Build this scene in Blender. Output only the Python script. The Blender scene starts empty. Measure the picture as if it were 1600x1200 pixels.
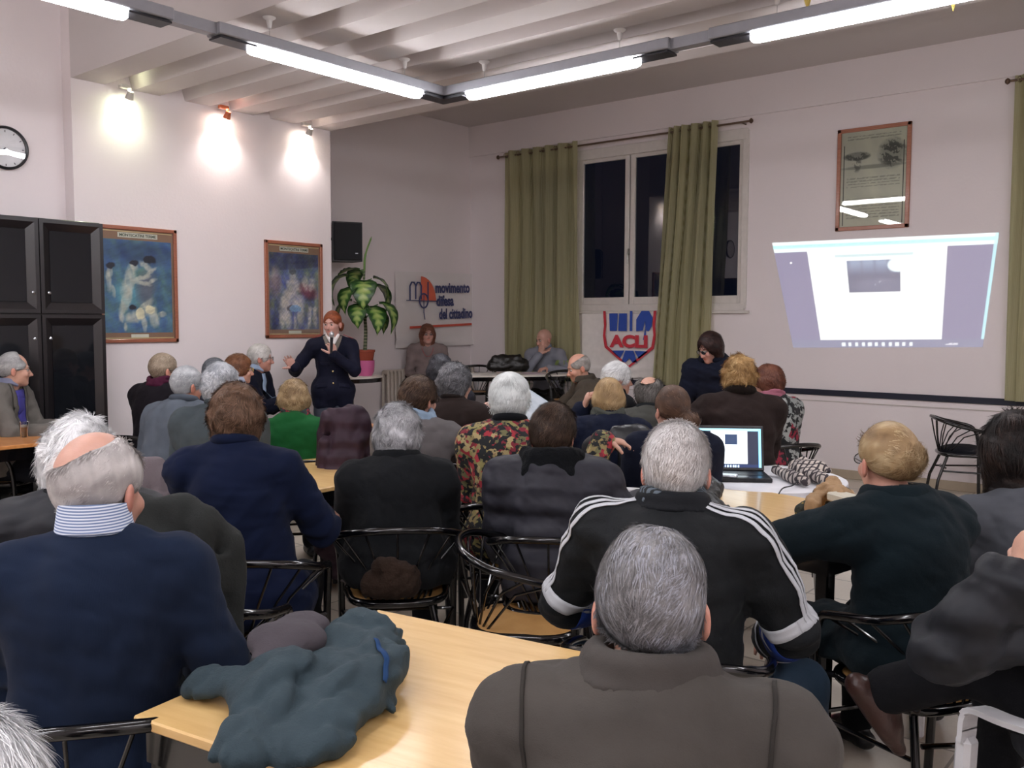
import bpy, math, random
import numpy as np
from mathutils import Vector, Matrix
# ------------------------------------------------------------------ camera, world, exposure
scn = bpy.context.scene
COL = scn.collection
FOC, CX, CY, EYE = 1423.0, 800.0, 600.0, 1.60
def _ray(px, py): return np.array([px-CX, -(py-CY), -FOC])
_mx = _ray(-940., 495.); _mx /= np.linalg.norm(_mx)
_Y = _ray(1969., 505.); _Y -= _mx*(_Y@_mx); _Y /= np.linalg.norm(_Y)
_X = -_mx; _Z = np.cross(_X, _Y)
RW = np.stack([_X, _Y, _Z])                     # camera axes -> room axes
camd = bpy.data.cameras.new('camera'); cam = bpy.data.objects.new('camera', camd); COL.objects.link(cam)
camd.sensor_width = 36.0; camd.lens = FOC/1600*36.0; camd.clip_start = .05; camd.clip_end = 100
cam.matrix_world = Matrix([list(RW[0])+[0], list(RW[1])+[0], list(RW[2])+[EYE], [0, 0, 0, 1]])
scn.camera = cam
world = bpy.data.worlds.new('night'); scn.world = world; world.use_nodes = True
world.node_tree.nodes['Background'].inputs[0].default_value = (.0012, .0016, .0035, 1)
world.node_tree.nodes['Background'].inputs[1].default_value = 1.0
vs = scn.view_settings
scn.display_settings.display_device = 'sRGB'
vs.view_transform = 'Standard'; vs.look = 'None'; vs.gamma = 1.0; vs.use_curve_mapping = False
vs.exposure = 1.5
TUBE_POWER = 15.0                                # emission of the suspended fluorescent luminaires
SPOT_POWER = 11.0                                # watts of the small wall spots

def at(px, py, z):                               # a pixel seen at a depth z -> room coordinates
    return np.array([0, 0, EYE]) + RW@_ray(px, py)*(z/FOC)
def on(px, py, axis, val):                       # where a pixel's line of sight meets a room plane
    v = RW@_ray(px, py); o = np.array([0, 0, EYE]); return o + v*((val-o[axis])/v[axis])
VIEW = np.array([-.632, .772]); RIGHT = np.array([.773, .634])

# ------------------------------------------------------------------ materials
def srgb(c):
    if isinstance(c, str):
        c = c.lstrip('#'); c = [int(c[i:i+2], 16)/255 for i in (0, 2, 4)]
    return tuple((v/12.92 if v <= .04045 else ((v+.055)/1.055)**2.4) for v in c[:3]) + (1.,)
class N:
    def __init__(s, name):
        s.m = bpy.data.materials.new(name); s.m.use_nodes = True; s.t = s.m.node_tree
        s.b = s.t.nodes['Principled BSDF']; s.out = s.t.nodes['Material Output']
    def n(s, typ, **kw):
        nd = s.t.nodes.new(typ)
        for k, v in kw.items():
            if k.startswith('i_'):
                nd.inputs[k[2:].replace('_', ' ')].default_value = v
            else: setattr(nd, k, v)
        return nd
    def l(s, a, b): s.t.links.new(a, b)
    def coord(s, kind='Object'): return s.n('ShaderNodeTexCoord').outputs[kind]
    def noise(s, scale, detail=3, src=None, rough=.5, stretch=None):
        src = src or s.coord()
        if stretch:
            mp = s.n('ShaderNodeMapping'); mp.inputs['Scale'].default_value = stretch; s.l(src, mp.inputs['Vector']); src = mp.outputs[0]
        nd = s.n('ShaderNodeTexNoise'); nd.inputs['Scale'].default_value = scale; nd.inputs['Detail'].default_value = detail
        nd.inputs['Roughness'].default_value = rough; s.l(src, nd.inputs['Vector']); return nd.outputs['Fac']
    def ramp(s, fac, stops, interp='LINEAR'):
        r = s.n('ShaderNodeValToRGB'); r.color_ramp.interpolation = interp
        e = r.color_ramp.elements
        while len(e) < len(stops): e.new(.5)
        for el, (p, c) in zip(e, stops): el.position = p; el.color = srgb(c)
        s.l(fac, r.inputs[0]); return r.outputs[0]
    def mix(s, fac, a, b, typ='MIX'):
        m = s.n('ShaderNodeMixRGB', blend_type=typ)
        if isinstance(fac, (int, float)): m.inputs[0].default_value = fac
        else: s.l(fac, m.inputs[0])
        for k, v in ((1, a), (2, b)):
            if isinstance(v, (tuple, list, str)): m.inputs[k].default_value = srgb(v)
            else: s.l(v, m.inputs[k])
        return m.outputs[0]
    def bump(s, h, strength=.3, dist=.01):
        b = s.n('ShaderNodeBump'); b.inputs['Strength'].default_value = strength; b.inputs['Distance'].default_value = dist
        s.l(h, b.inputs['Height']); s.l(b.outputs[0], s.b.inputs['Normal']); return s
    def base(s, c):
        if isinstance(c, (tuple, list, str)): s.b.inputs['Base Color'].default_value = srgb(c)
        else: s.l(c, s.b.inputs['Base Color'])
        return s
    def set(s, **kw):
        for k, v in kw.items(): s.b.inputs[k.replace('_', ' ')].default_value = v
        return s
MC = {}
CLOTH = .92                                      # cloth values measured on the photo carry its lift; take it out
def memo(fn):
    def g(*a, **k):
        key = (fn.__name__,)+a+tuple(sorted(k.items()))
        if key not in MC: MC[key] = fn(*a, **k)
        return MC[key]
    return g
@memo
def plain(c, rough=.5, metal=0., coat=0.):
    s = N('plain'); s.base(c).set(Roughness=rough, Metallic=metal)
    s.base(s.mix(s.noise(14, 3), c, tuple(min(1, v*1.09+.01) for v in _rgb(c))))
    if coat: s.set(Coat_Weight=coat, Coat_Roughness=.08)
    return s.m
def _rgb(c):
    if isinstance(c, str): c = c.lstrip('#'); return tuple(int(c[i:i+2], 16)/255 for i in (0, 2, 4))
    return tuple(c[:3])
@memo
def lacquer(c='#050507'):
    s = N('black_lacquer'); s.base(s.mix(s.noise(20, 2), c, '#08080b')).set(Roughness=.16, Coat_Weight=.3, Coat_Roughness=.05); return s.m
@memo
def fabric(c, weave=420., rough=.92, fold=.35, var=.18):
    s = N('fabric'); r = tuple(v*CLOTH for v in _rgb(c))
    s.base(s.mix(s.noise(7, 5), tuple(v*(1-var) for v in r), tuple(min(1, v*(1+var)+.002) for v in r)))
    s.set(Roughness=rough, Sheen_Weight=.02); s.b.inputs['Specular IOR Level'].default_value = .16
    a = s.noise(weave, 2); b = s.noise(16, 4)
    m = s.n('ShaderNodeMath', operation='MULTIPLY_ADD'); s.l(a, m.inputs[0]); m.inputs[1].default_value = .12; s.l(b, m.inputs[2])
    s.bump(m.outputs[0], fold, .02); return s.m
@memo
def knit(c):
    s = N('knit'); r = tuple(v*CLOTH for v in _rgb(c))
    w = s.n('ShaderNodeTexWave', wave_type='BANDS', bands_direction='X'); w.inputs['Scale'].default_value = 150; w.inputs['Distortion'].default_value = 3.5
    s.l(s.coord(), w.inputs['Vector'])
    s.base(s.mix(s.noise(9, 5), tuple(v*.84 for v in r), tuple(min(1, v*1.15+.01) for v in r)))
    s.set(Roughness=.95, Sheen_Weight=.03); s.b.inputs['Specular IOR Level'].default_value = .1; s.bump(w.outputs['Fac'], .12, .004); return s.m
@memo
def leather(c):
    s = N('leather'); r = tuple(v*CLOTH for v in _rgb(c))
    s.base(s.mix(s.noise(12, 4), tuple(v*.8 for v in r), tuple(min(1, v*1.2+.01) for v in r)))
    s.set(Roughness=.38); s.bump(s.noise(60, 5), .3, .006); return s.m
@memo
def quilt(c):
    s = N('quilted'); r = tuple(v*CLOTH for v in _rgb(c))
    s.base(s.mix(s.noise(20, 4), tuple(v*.8 for v in r), tuple(min(1, v*1.25+.01) for v in r)))
    s.set(Roughness=.6); s.b.inputs['Specular IOR Level'].default_value = .25
    w = s.n('ShaderNodeTexWave', wave_type='BANDS', bands_direction='Z'); w.inputs['Scale'].default_value = 3.2; w.inputs['Distortion'].default_value = 3.; w.inputs['Detail'].default_value = 3
    s.l(s.coord(), w.inputs['Vector']); s.bump(w.outputs['Fac'], .6, .02); return s.m
@memo
def floral(cs, scale=22., dark='#14181c'):
    s = N('floral')
    v = s.n('ShaderNodeTexVoronoi'); v.inputs['Scale'].default_value = scale; v.inputs['Randomness'].default_value = 1
    nv = s.n('ShaderNodeTexNoise'); nv.inputs['Scale'].default_value = 14; s.l(s.coord(), nv.inputs['Vector'])
    mp = s.n('ShaderNodeMixRGB', blend_type='ADD'); mp.inputs[0].default_value = .12; s.l(s.coord(), mp.inputs[1]); s.l(nv.outputs['Color'], mp.inputs[2])
    s.l(mp.outputs[0], v.inputs['Vector'])
    sep = s.n('ShaderNodeSeparateColor'); s.l(v.outputs['Color'], sep.inputs[0])
    n = len(cs); col = s.ramp(sep.outputs[0], [(i/n, c) for i, c in enumerate(cs)], 'CONSTANT')
    msk = s.ramp(s.noise(34, 4), [(.44, '#000000'), (.5, '#ffffff')])
    s.base(s.mix(msk, dark, col)).set(Roughness=.85); return s.m
@memo
def skin(c):
    s = N('skin'); r = _rgb(c)
    a = s.n('ShaderNodeAttribute', attribute_name='tint')
    red = (min(1, r[0]*.98), r[1]*.62, r[2]*.60)
    base = s.mix(s.noise(30, 4), tuple(v*.93 for v in r), tuple(min(1, v*1.05) for v in r))
    s.base(s.mix(a.outputs['Fac'], base, red)).set(Roughness=.5, Subsurface_Weight=.08, Subsurface_Radius=(.01, .004, .002))
    s.bump(s.noise(220, 3), .12, .003); return s.m
@memo
def hairmat(c1, c2, c3=None):
    s = N('hair'); a = s.n('ShaderNodeAttribute', attribute_name='tone')
    st = [(.08, c1), (.85, c2)] if c3 is None else [(.05, c1), (.5, c2), (.95, c3)]
    col = s.ramp(a.outputs['Fac'], st)
    s.base(s.mix(.14, col, s.ramp(s.noise(26, 4), [(.3, '#101010'), (.8, '#ffffff')]), 'OVERLAY')).set(Roughness=.55)
    s.b.inputs['Specular IOR Level'].default_value = .3
    s.bump(s.noise(160, 3), .3, .003); return s.m
@memo
def attrmat(rough=.6, coat=0., emit=0., spec=.5):
    s = N('printed'); a = s.n('ShaderNodeAttribute', attribute_name='Col')
    s.base(a.outputs['Color']).set(Roughness=rough)
    if coat: s.set(Coat_Weight=coat, Coat_Roughness=.03)
    if emit: s.l(a.outputs['Color'], s.b.inputs['Emission Color']); s.set(Emission_Strength=emit)
    return s.m
@memo
def glow(c, power):
    s = N('lit'); s.base(c); s.b.inputs['Emission Color'].default_value = srgb(c); s.set(Emission_Strength=power, Roughness=.4); return s.m
@memo
def glass(tint='#ffffff', refl=1.0):
    s = N('glass_pane'); t = s.n('ShaderNodeBsdfTransparent'); t.inputs[0].default_value = srgb(tint)
    g = s.n('ShaderNodeBsdfGlossy'); g.inputs['Roughness'].default_value = .01
    fr = s.n('ShaderNodeFresnel'); fr.inputs[0].default_value = 1.5
    mu = s.n('ShaderNodeMath', operation='MULTIPLY', use_clamp=True); mu.inputs[1].default_value = 1.7*refl; s.l(fr.outputs[0], mu.inputs[0])
    m = s.n('ShaderNodeMixShader'); s.l(mu.outputs[0], m.inputs[0]); s.l(t.outputs[0], m.inputs[1]); s.l(g.outputs[0], m.inputs[2])
    s.l(m.outputs[0], s.out.inputs['Surface']); return s.m
@memo
def wood(c1, c2, scale=1., rough=.4, coat=.25):
    s = N('wood')
    f = s.noise(6*scale, 6, stretch=(1, 9, 9), rough=.6)
    s.base(s.ramp(f, [(.32, c1), (.68, c2)])).set(Roughness=rough, Coat_Weight=coat, Coat_Roughness=.15)
    s.bump(f, .04, .002); return s.m
@memo
def plaster(c, amp=.02):
    s = N('plaster'); r = _rgb(c)
    a = s.noise(1.1, 4); s.base(s.mix(a, tuple(v-amp for v in r), tuple(min(1, v+amp) for v in r))).set(Roughness=.9)
    s.bump(s.noise(38, 5), .12, .01); return s.m

# ------------------------------------------------------------------ mesh helpers
def np_mesh(name, V, F, attrs=None, smooth=True):
    """V (n,3), F (m,3|4) or list of arrays"""
    Fs = F if isinstance(F, list) and len(F) and isinstance(F[0], np.ndarray) else [F]
    Fs = [np.asarray(f, dtype=np.int32) for f in Fs if len(f)]
    me = bpy.data.meshes.new(name); V = np.asarray(V, dtype=np.float32)
    me.vertices.add(len(V)); me.vertices.foreach_set('co', V.ravel())
    tot = sum(f.size for f in Fs); npoly = sum(len(f) for f in Fs)
    me.loops.add(tot); me.polygons.add(npoly)
    me.loops.foreach_set('vertex_index', np.concatenate([f.ravel() for f in Fs]))
    sizes = np.concatenate([np.full(len(f), f.shape[1], np.int32) for f in Fs])
    me.polygons.foreach_set('loop_start', np.concatenate([[0], np.cumsum(sizes)[:-1]]).astype(np.int32))
    me.polygons.foreach_set('use_smooth', np.full(npoly, bool(smooth)))
    for k, v in (attrs or {}).items():
        v = np.asarray(v, dtype=np.float32)
        if v.ndim == 1: me.attributes.new(k, 'FLOAT', 'POINT').data.foreach_set('value', v)
        else:
            if v.shape[1] == 3: v = np.concatenate([v, np.ones((len(v), 1), np.float32)], 1)
            me.attributes.new(k, 'FLOAT_COLOR', 'POINT').data.foreach_set('color', v.ravel())
    me.update(calc_edges=True); me.validate()
    return me
def link(name, me, mat, parent=None):
    o = bpy.data.objects.new(name, me); COL.objects.link(o)
    if mat is not None and me is not None and len(me.materials) == 0:
        for m in (mat if isinstance(mat, (list, tuple)) else [mat]): me.materials.append(m)
    if parent is not None: o.parent = parent
    return o
def tag(o, label=None, cat=None, group=None, kind=None):
    if label: o['label'] = label
    if cat: o['category'] = cat
    if group: o['group'] = group
    if kind: o['kind'] = kind
    return o
def empty(name, loc=(0, 0, 0), rz=0., label=None, cat=None, group=None):
    o = bpy.data.objects.new(name, None); COL.objects.link(o); o.location = loc; o.rotation_euler = (0, 0, rz); o.empty_display_size = .1
    return tag(o, label, cat, group)
def copy_tree(o, parent=None):
    c = o.copy(); COL.objects.link(c)
    if parent is not None: c.parent = parent
    for ch in [x for x in COL.objects if x.parent == o]: copy_tree(ch, c)
    return c
class MB:                                        # collects shapes into one mesh
    def __init__(s): s.V = []; s.Q = []; s.T = []; s.n = 0; s.sm = True; s.G = []
    def add(s, V, Q=(), T=()):
        V = np.asarray(V, float)
        if len(Q): s.Q.append(np.asarray(Q)+s.n)
        if len(T): s.T.append(np.asarray(T)+s.n)
        s.V.append(V); s.n += len(V); return s
    def ngon(s, idx): s.G.append(np.asarray(idx))
    def box(s, c, d, R=None, bev=0.):
        c = np.asarray(c, float); h = np.asarray(d, float)/2
        b = min(bev, h.min()*.95)
        if b <= 0:
            P = np.array([[x, y, z] for x in (-1, 1) for y in (-1, 1) for z in (-1, 1)])*h
            Q = [(0, 1, 3, 2), (4, 6, 7, 5), (0, 4, 5, 1), (2, 3, 7, 6), (0, 2, 6, 4), (1, 5, 7, 3)]; T = []
        else:
            P = []; ix = {}
            for sx in (-1, 1):
                for sy in (-1, 1):
                    for sz in (-1, 1):
                        for a in range(3):
                            p = np.array([sx, sy, sz])*(h-b); p[a] += b*(sx, sy, sz)[a]; ix[(sx, sy, sz, a)] = len(P); P.append(p)
            P = np.array(P); Q = []; T = []
            def fq(k):                         # orient outward
                c0 = P[k].mean(0); n = np.cross(P[k[1]]-P[k[0]], P[k[2]]-P[k[0]]); return tuple(k) if n@c0 > 0 else tuple(k[::-1])
            for a in range(3):
                o = [i for i in range(3) if i != a]
                for sg in (-1, 1):
                    k = []
                    for u, v in ((-1, -1), (1, -1), (1, 1), (-1, 1)):
                        q = [0, 0, 0]; q[a] = sg; q[o[0]] = u; q[o[1]] = v; k.append(ix[(*q, a)])
                    Q.append(fq(k))
                for u in (-1, 1):
                    for v in (-1, 1):
                        k = []
                        for (w, ax) in ((-1, o[0]), (1, o[0]), (1, o[1]), (-1, o[1])):
                            q = [0, 0, 0]; q[a] = w; q[o[0]] = u; q[o[1]] = v; k.append(ix[(*q, ax)])
                        Q.append(fq(k))
            for q in [(x, y, z) for x in (-1, 1) for y in (-1, 1) for z in (-1, 1)]:
                T.append(fq([ix[(*q, 0)], ix[(*q, 1)], ix[(*q, 2)]]))
        if R is not None: P = P@np.asarray(R).T
        return s.add(P+c, Q, T)
    def tube(s, pts, r, n=10, closed=False, caps=True):
        P = np.asarray(pts, float); m = len(P); r = np.full(m, r) if np.isscalar(r) else np.asarray(r, float)
        T = np.gradient(P, axis=0) if not closed else np.roll(P, -1, 0)-np.roll(P, 1, 0)
        T /= np.linalg.norm(T, axis=1)[:, None]+1e-9
        u = np.cross(T[0], [0, 0, 1.]); u = u if np.linalg.norm(u) > .1 else np.cross(T[0], [1., 0, 0]); u /= np.linalg.norm(u)
        A = np.linspace(0, 2*math.pi, n, endpoint=False); V = []
        for i in range(m):
            u = u - T[i]*(u@T[i]); u /= np.linalg.norm(u); w = np.cross(T[i], u)
            V.append(P[i]+r[i]*(np.cos(A)[:, None]*u+np.sin(A)[:, None]*w))
        V = np.concatenate(V); Q = []
        for i in range(m if closed else m-1):
            for j in range(n):
                a = i*n+j; b = i*n+(j+1) % n; c = ((i+1) % m)*n+(j+1) % n; d = ((i+1) % m)*n+j; Q.append((a, b, c, d))
        Tt = []
        if caps and not closed:
            k = len(V); V = np.concatenate([V, P[:1]-T[:1]*r[0]*.5, P[-1:]+T[-1:]*r[-1]*.5])
            for j in range(n): Tt += [(k, (j+1) % n, j), (k+1, (m-1)*n+j, (m-1)*n+(j+1) % n)]
        return s.add(V, Q, Tt)
    def lathe(s, prof, c=(0, 0, 0), n=28, sx=1., sy=1.):
        A = np.linspace(0, 2*math.pi, n, endpoint=False); V = []
        for (r, z) in prof: V.append(np.stack([np.cos(A)*r*sx, np.sin(A)*r*sy, np.full(n, z)], 1))
        V = np.concatenate(V)+np.asarray(c); Q = []
        for i in range(len(prof)-1):
            for j in range(n): Q.append((i*n+j, i*n+(j+1) % n, (i+1)*n+(j+1) % n, (i+1)*n+j))
        return s.add(V, Q)
    def prism(s, poly, z0, z1, M=None):          # polygon in xy extruded along z, M 4x4/3x3+t maps to place
        p = np.asarray(poly, float); n = len(p)
        V = np.concatenate([np.c_[p, np.full(n, z0)], np.c_[p, np.full(n, z1)]])
        if M is not None: V = V@np.asarray(M[0]).T+np.asarray(M[1])
        Q = [(i, (i+1) % n, n+(i+1) % n, n+i) for i in range(n)]
        b = s.n; s.add(V, Q); s.G.append(np.arange(n)[::-1]+b); s.G.append(np.arange(n)+n+b); return s
    def build(s, name, mat, parent=None, smooth=True, auto=True):
        Fs = []
        if s.Q: Fs.append(np.concatenate(s.Q))
        if s.T: Fs.append(np.concatenate(s.T))
        Fs += [g[None, :] for g in s.G]
        me = np_mesh(name, np.concatenate(s.V), Fs, smooth=smooth)
        if smooth and auto: me.set_sharp_from_angle(angle=math.radians(42))
        return link(name, me, mat, parent)
def pane(name, c, w, h, mat, parent):          # a single sheet of glass facing local -y
    c = np.asarray(c, float); V = c+np.array([[-w/2, 0, -h/2], [w/2, 0, -h/2], [w/2, 0, h/2], [-w/2, 0, h/2]])
    return link(name, np_mesh(name, V, np.array([[0, 1, 2, 3]]), smooth=False), mat, parent)
def rot(ax, deg):
    return np.array(Matrix.Rotation(math.radians(deg), 3, ax))
def spline(pts, n=8):                            # Catmull-Rom through points
    P = np.asarray(pts, float); P = np.concatenate([[2*P[0]-P[1]], P, [2*P[-1]-P[-2]]]); out = []
    for i in range(1, len(P)-2):
        for t in np.linspace(0, 1, n, endpoint=False):
            a, b, c, d = P[i-1:i+3]; out.append(.5*((2*b)+(-a+c)*t+(2*a-5*b+4*c-d)*t*t+(-a+3*b-3*c+d)*t**3))
    out.append(P[-2]); return np.array(out)
def text_mesh(txt, size, depth=.002, align='LEFT', bold=0.):
    cu = bpy.data.curves.new('lettering', 'FONT'); cu.body = txt; cu.size = size; cu.extrude = depth; cu.align_x = align; cu.offset = bold
    cu.resolution_u = 4
    o = bpy.data.objects.new('lettering', cu); COL.objects.link(o)
    dg = bpy.context.evaluated_depsgraph_get(); me = bpy.data.meshes.new_from_object(o.evaluated_get(dg))
    bpy.data.objects.remove(o); return me
def grid_print(fn, w, h, nu, nv):                # a printed sheet: fine grid with a colour attribute; fn(u, v) -> rgb (display values)
    u = np.linspace(0, 1, nu); v = np.linspace(0, 1, nv); U, Vv = np.meshgrid(u, v)
    P = np.stack([U.ravel()*w-w/2, np.zeros(nu*nv), Vv.ravel()*h], 1)
    c = fn(U, Vv).reshape(-1, 3); c = np.clip(c, 0, 1); c = np.where(c <= .04045, c/12.92, ((c+.055)/1.055)**2.4)
    i = np.arange(nu*nv).reshape(nv, nu); Q = np.stack([i[:-1, :-1], i[:-1, 1:], i[1:, 1:], i[1:, :-1]], -1).reshape(-1, 4)
    return np_mesh('print', P, Q, {'Col': c})

# ------------------------------------------------------------------ implicit surfaces (for bodies, clothing, hair, soft things)
def vnoise(P, seed=0, f=1.0):                    # smooth pseudo noise in [-1,1], sum of warped sines
    rs = np.random.RandomState(seed); x, y, z = [p*f for p in P]; o = 0
    for i in range(4):
        a = rs.normal(size=3); a /= np.linalg.norm(a); b = rs.normal(size=3); b /= np.linalg.norm(b)
        ph = rs.uniform(0, 6.28, 2); fr = 1.0*(1.7**i)*6.28
        o = o + np.sin(fr*(a[0]*x+a[1]*y+a[2]*z)+ph[0]+1.3*np.sin(fr*.6*(b[0]*x+b[1]*y+b[2]*z)+ph[1]))*(.6**i)
    return o/2.1
class Field:
    def __init__(s, lo, hi, res, fine=()):       # fine: (lo, hi, res) boxes
        s.ax = []
        for a in range(3):
            x = lo[a]; L = [x]
            while x < hi[a]:
                r = res
                for (l, h, q) in fine:
                    if l[a]-q <= x <= h[a]: r = min(r, q)
                x += r; L.append(x)
            s.ax.append(np.array(L, np.float32))
        s.D = np.full([len(x) for x in s.ax], 9., np.float32)
    def sl(s, lo, hi):
        S = []
        for a in range(3):
            i0 = max(0, np.searchsorted(s.ax[a], lo[a])-1); i1 = min(len(s.ax[a]), np.searchsorted(s.ax[a], hi[a])+1)
            S.append(slice(i0, max(i1, i0+1)))
        P = [s.ax[0][S[0]][:, None, None], s.ax[1][S[1]][None, :, None], s.ax[2][S[2]][None, None, :]]
        return tuple(S), P
    def comb(s, S, d, k, op):
        D = s.D[S]
        if op == 'sub': d = -d; a, b = D, d; h = np.clip(.5+.5*(a-b)/k, 0, 1); s.D[S] = b*(1-h)+a*h+k*h*(1-h)
        elif op == 'and': a, b = D, d; h = np.clip(.5+.5*(a-b)/k, 0, 1); s.D[S] = b*(1-h)+a*h+k*h*(1-h)
        else: h = np.clip(.5+.5*(d-D)/k, 0, 1); s.D[S] = d*(1-h)+D*h-k*h*(1-h)
    def cap(s, a, b, r1, r2, k=.02, infl=0., flat=None, op='add'):
        """round cone from a to b; flat=(axis vec, ratio) squashes the section"""
        a = np.asarray(a, np.float32); b = np.asarray(b, np.float32); r1 = r1+infl; r2 = r2+infl
        m = max(r1, r2)*(max(1., flat[1]) if flat else 1)+k+.02
        S, P = s.sl(np.minimum(a, b)-m, np.maximum(a, b)+m)
        q = [P[i]-a[i] for i in range(3)]; ba = b-a; L2 = float(ba@ba)+1e-9
        t = np.clip((q[0]*ba[0]+q[1]*ba[1]+q[2]*ba[2])/L2, 0, 1)
        e = [q[i]-ba[i]*t for i in range(3)]
        if flat:
            f = np.asarray(flat[0], np.float32); f = f/np.linalg.norm(f); dd = e[0]*f[0]+e[1]*f[1]+e[2]*f[2]; g = 1./flat[1]-1
            e = [e[i]+f[i]*dd*g for i in range(3)]
        d = np.sqrt(e[0]**2+e[1]**2+e[2]**2)-(r1+(r2-r1)*t)
        if flat: d = d*min(1., flat[1])
        s.comb(S, d, k, op)
    def ell(s, c, r, k=.02, infl=0., R=None, op='add'):
        c = np.asarray(c, np.float32); r = np.asarray(r, np.float32)+infl; m = r.max()+k+.02
        S, P = s.sl(c-m, c+m); q = [P[i]-c[i] for i in range(3)]
        if R is not None: q = [q[0]*R[0, i]+q[1]*R[1, i]+q[2]*R[2, i] for i in range(3)]
        k0 = np.sqrt((q[0]/r[0])**2+(q[1]/r[1])**2+(q[2]/r[2])**2); k1 = np.sqrt((q[0]/r[0]**2)**2+(q[1]/r[1]**2)**2+(q[2]/r[2]**2)**2)+1e-6
        s.comb(S, np.where(k0 < 1e-3, -r.min(), k0*(k0-1)/k1), k, op)
    def plane(s, p, n, k=.005, op='and'):        # keep the side n points away from
        P = [s.ax[0][:, None, None], s.ax[1][None, :, None], s.ax[2][None, None, :]]
        n = np.asarray(n, float); n = n/np.linalg.norm(n); d = (P[0]-p[0])*n[0]+(P[1]-p[1])*n[1]+(P[2]-p[2])*n[2]
        s.comb((slice(None),)*3, d.astype(np.float32)+np.zeros_like(s.D), k, op)
    def pts(s): return s.ax[0][:, None, None], s.ax[1][None, :, None], s.ax[2][None, None, :]
    def noise(s, amp, f, seed=0, band=.06, aniso=(1, 1, 1)):
        m = np.abs(s.D) < band; I = np.nonzero(m)
        P = [s.ax[i][I[i]]*aniso[i] for i in range(3)]; s.D[I] += (amp*vnoise(P, seed, f)).astype(np.float32)
    def crease(s, amp, f, seed=0, band=.07, aniso=(1, 1, 1), w=3.):   # sharp-edged folds
        I = np.nonzero(np.abs(s.D) < band); P = [s.ax[i][I[i]]*aniso[i] for i in range(3)]
        n = vnoise(P, seed, f); s.D[I] += (amp*np.exp(-(n*w)**2)-amp*.3).astype(np.float32)
    def mesh(s):
        D = s.D; D[0] = D[-1] = 1; D[:, 0] = D[:, -1] = 1; D[:, :, 0] = D[:, :, -1] = 1
        I = D < 0; n = np.array(D.shape)-1; c = np.zeros(n, np.int8)
        cs = [(i, j, k) for i in (0, 1) for j in (0, 1) for k in (0, 1)]
        for i, j, k in cs: c += I[i:n[0]+i, j:n[1]+j, k:n[2]+k]
        act = (c > 0) & (c < 8); ai = np.nonzero(act); m = len(ai[0])
        idx = np.full(n, -1, np.int32); idx[ai] = np.arange(m)
        acc = np.zeros((m, 3)); cnt = np.zeros(m)
        dv = {q: D[ai[0]+q[0], ai[1]+q[1], ai[2]+q[2]] for q in cs}
        pc = [(s.ax[a][ai[a]], s.ax[a][ai[a]+1]) for a in range(3)]
        for q in cs:
            for a in range(3):
                if q[a]: continue
                w = list(q); w[a] = 1; w = tuple(w); da, db = dv[q], dv[w]; x = (da < 0) != (db < 0)
                t = np.where(x, da/(da-db+1e-12), 0)
                for b in range(3):
                    v = pc[b][q[b]] if b != a else pc[b][0]+(pc[b][1]-pc[b][0])*t
                    acc[:, b] += np.where(x, v, 0)
                cnt += x
        V = acc/np.maximum(cnt, 1)[:, None]; Q = []
        for a in range(3):
            b, c_ = (a+1) % 3, (a+2) % 3
            sl0 = [slice(1, -1)]*3; sl0[a] = slice(0, -1); sl1 = list(sl0); sl1[a] = slice(1, None)
            A = I[tuple(sl0)]; B = I[tuple(sl1)]; x = np.nonzero(A != B); st = [1, 1, 1]; st[a] = 0
            g = [x[i]+st[i] for i in range(3)]; ins = A[x]
            def cell(db, dc):
                h = list(g); h[b] = h[b]-db; h[c_] = h[c_]-dc; return idx[h[0], h[1], h[2]]
            q = np.stack([cell(1, 1), cell(0, 1), cell(0, 0), cell(1, 0)], 1)
            q = np.where(ins[:, None], q, q[:, ::-1]); Q.append(q)
        Q = np.concatenate(Q); Q = Q[(Q >= 0).all(1)]
        return V, Q
    def sample(s, P):                            # trilinear distance
        P = np.asarray(P, float); ix = []; fr = []
        for a in range(3):
            i = np.clip(np.searchsorted(s.ax[a], P[:, a])-1, 0, len(s.ax[a])-2); ix.append(i)
            fr.append(np.clip((P[:, a]-s.ax[a][i])/(s.ax[a][i+1]-s.ax[a][i]), 0, 1))
        o = 0
        for i in (0, 1):
            for j in (0, 1):
                for k in (0, 1):
                    w = (fr[0] if i else 1-fr[0])*(fr[1] if j else 1-fr[1])*(fr[2] if k else 1-fr[2])
                    o = o+w*s.D[ix[0]+i, ix[1]+j, ix[2]+k]
        return o
    def grad(s, P, e=.006):
        g = np.stack([s.sample(P+np.eye(3)[a]*e)-s.sample(P-np.eye(3)[a]*e) for a in range(3)], 1)
        return g/(np.linalg.norm(g, axis=1)[:, None]+1e-9)
    def snap(s, P, off=.002, it=6):
        P = np.array(P, float)
        for _ in range(it): d = s.sample(P)-off; P = P-s.grad(P)*np.clip(d, -.03, .03)[:, None]
        return P
def vnormals(V, Q):
    n = np.cross(V[Q[:, 2]]-V[Q[:, 0]], V[Q[:, 3]]-V[Q[:, 1]]); N_ = np.zeros_like(V)
    for i in range(4): np.add.at(N_, Q[:, i], n)
    return N_/(np.linalg.norm(N_, axis=1)[:, None]+1e-9)
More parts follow.
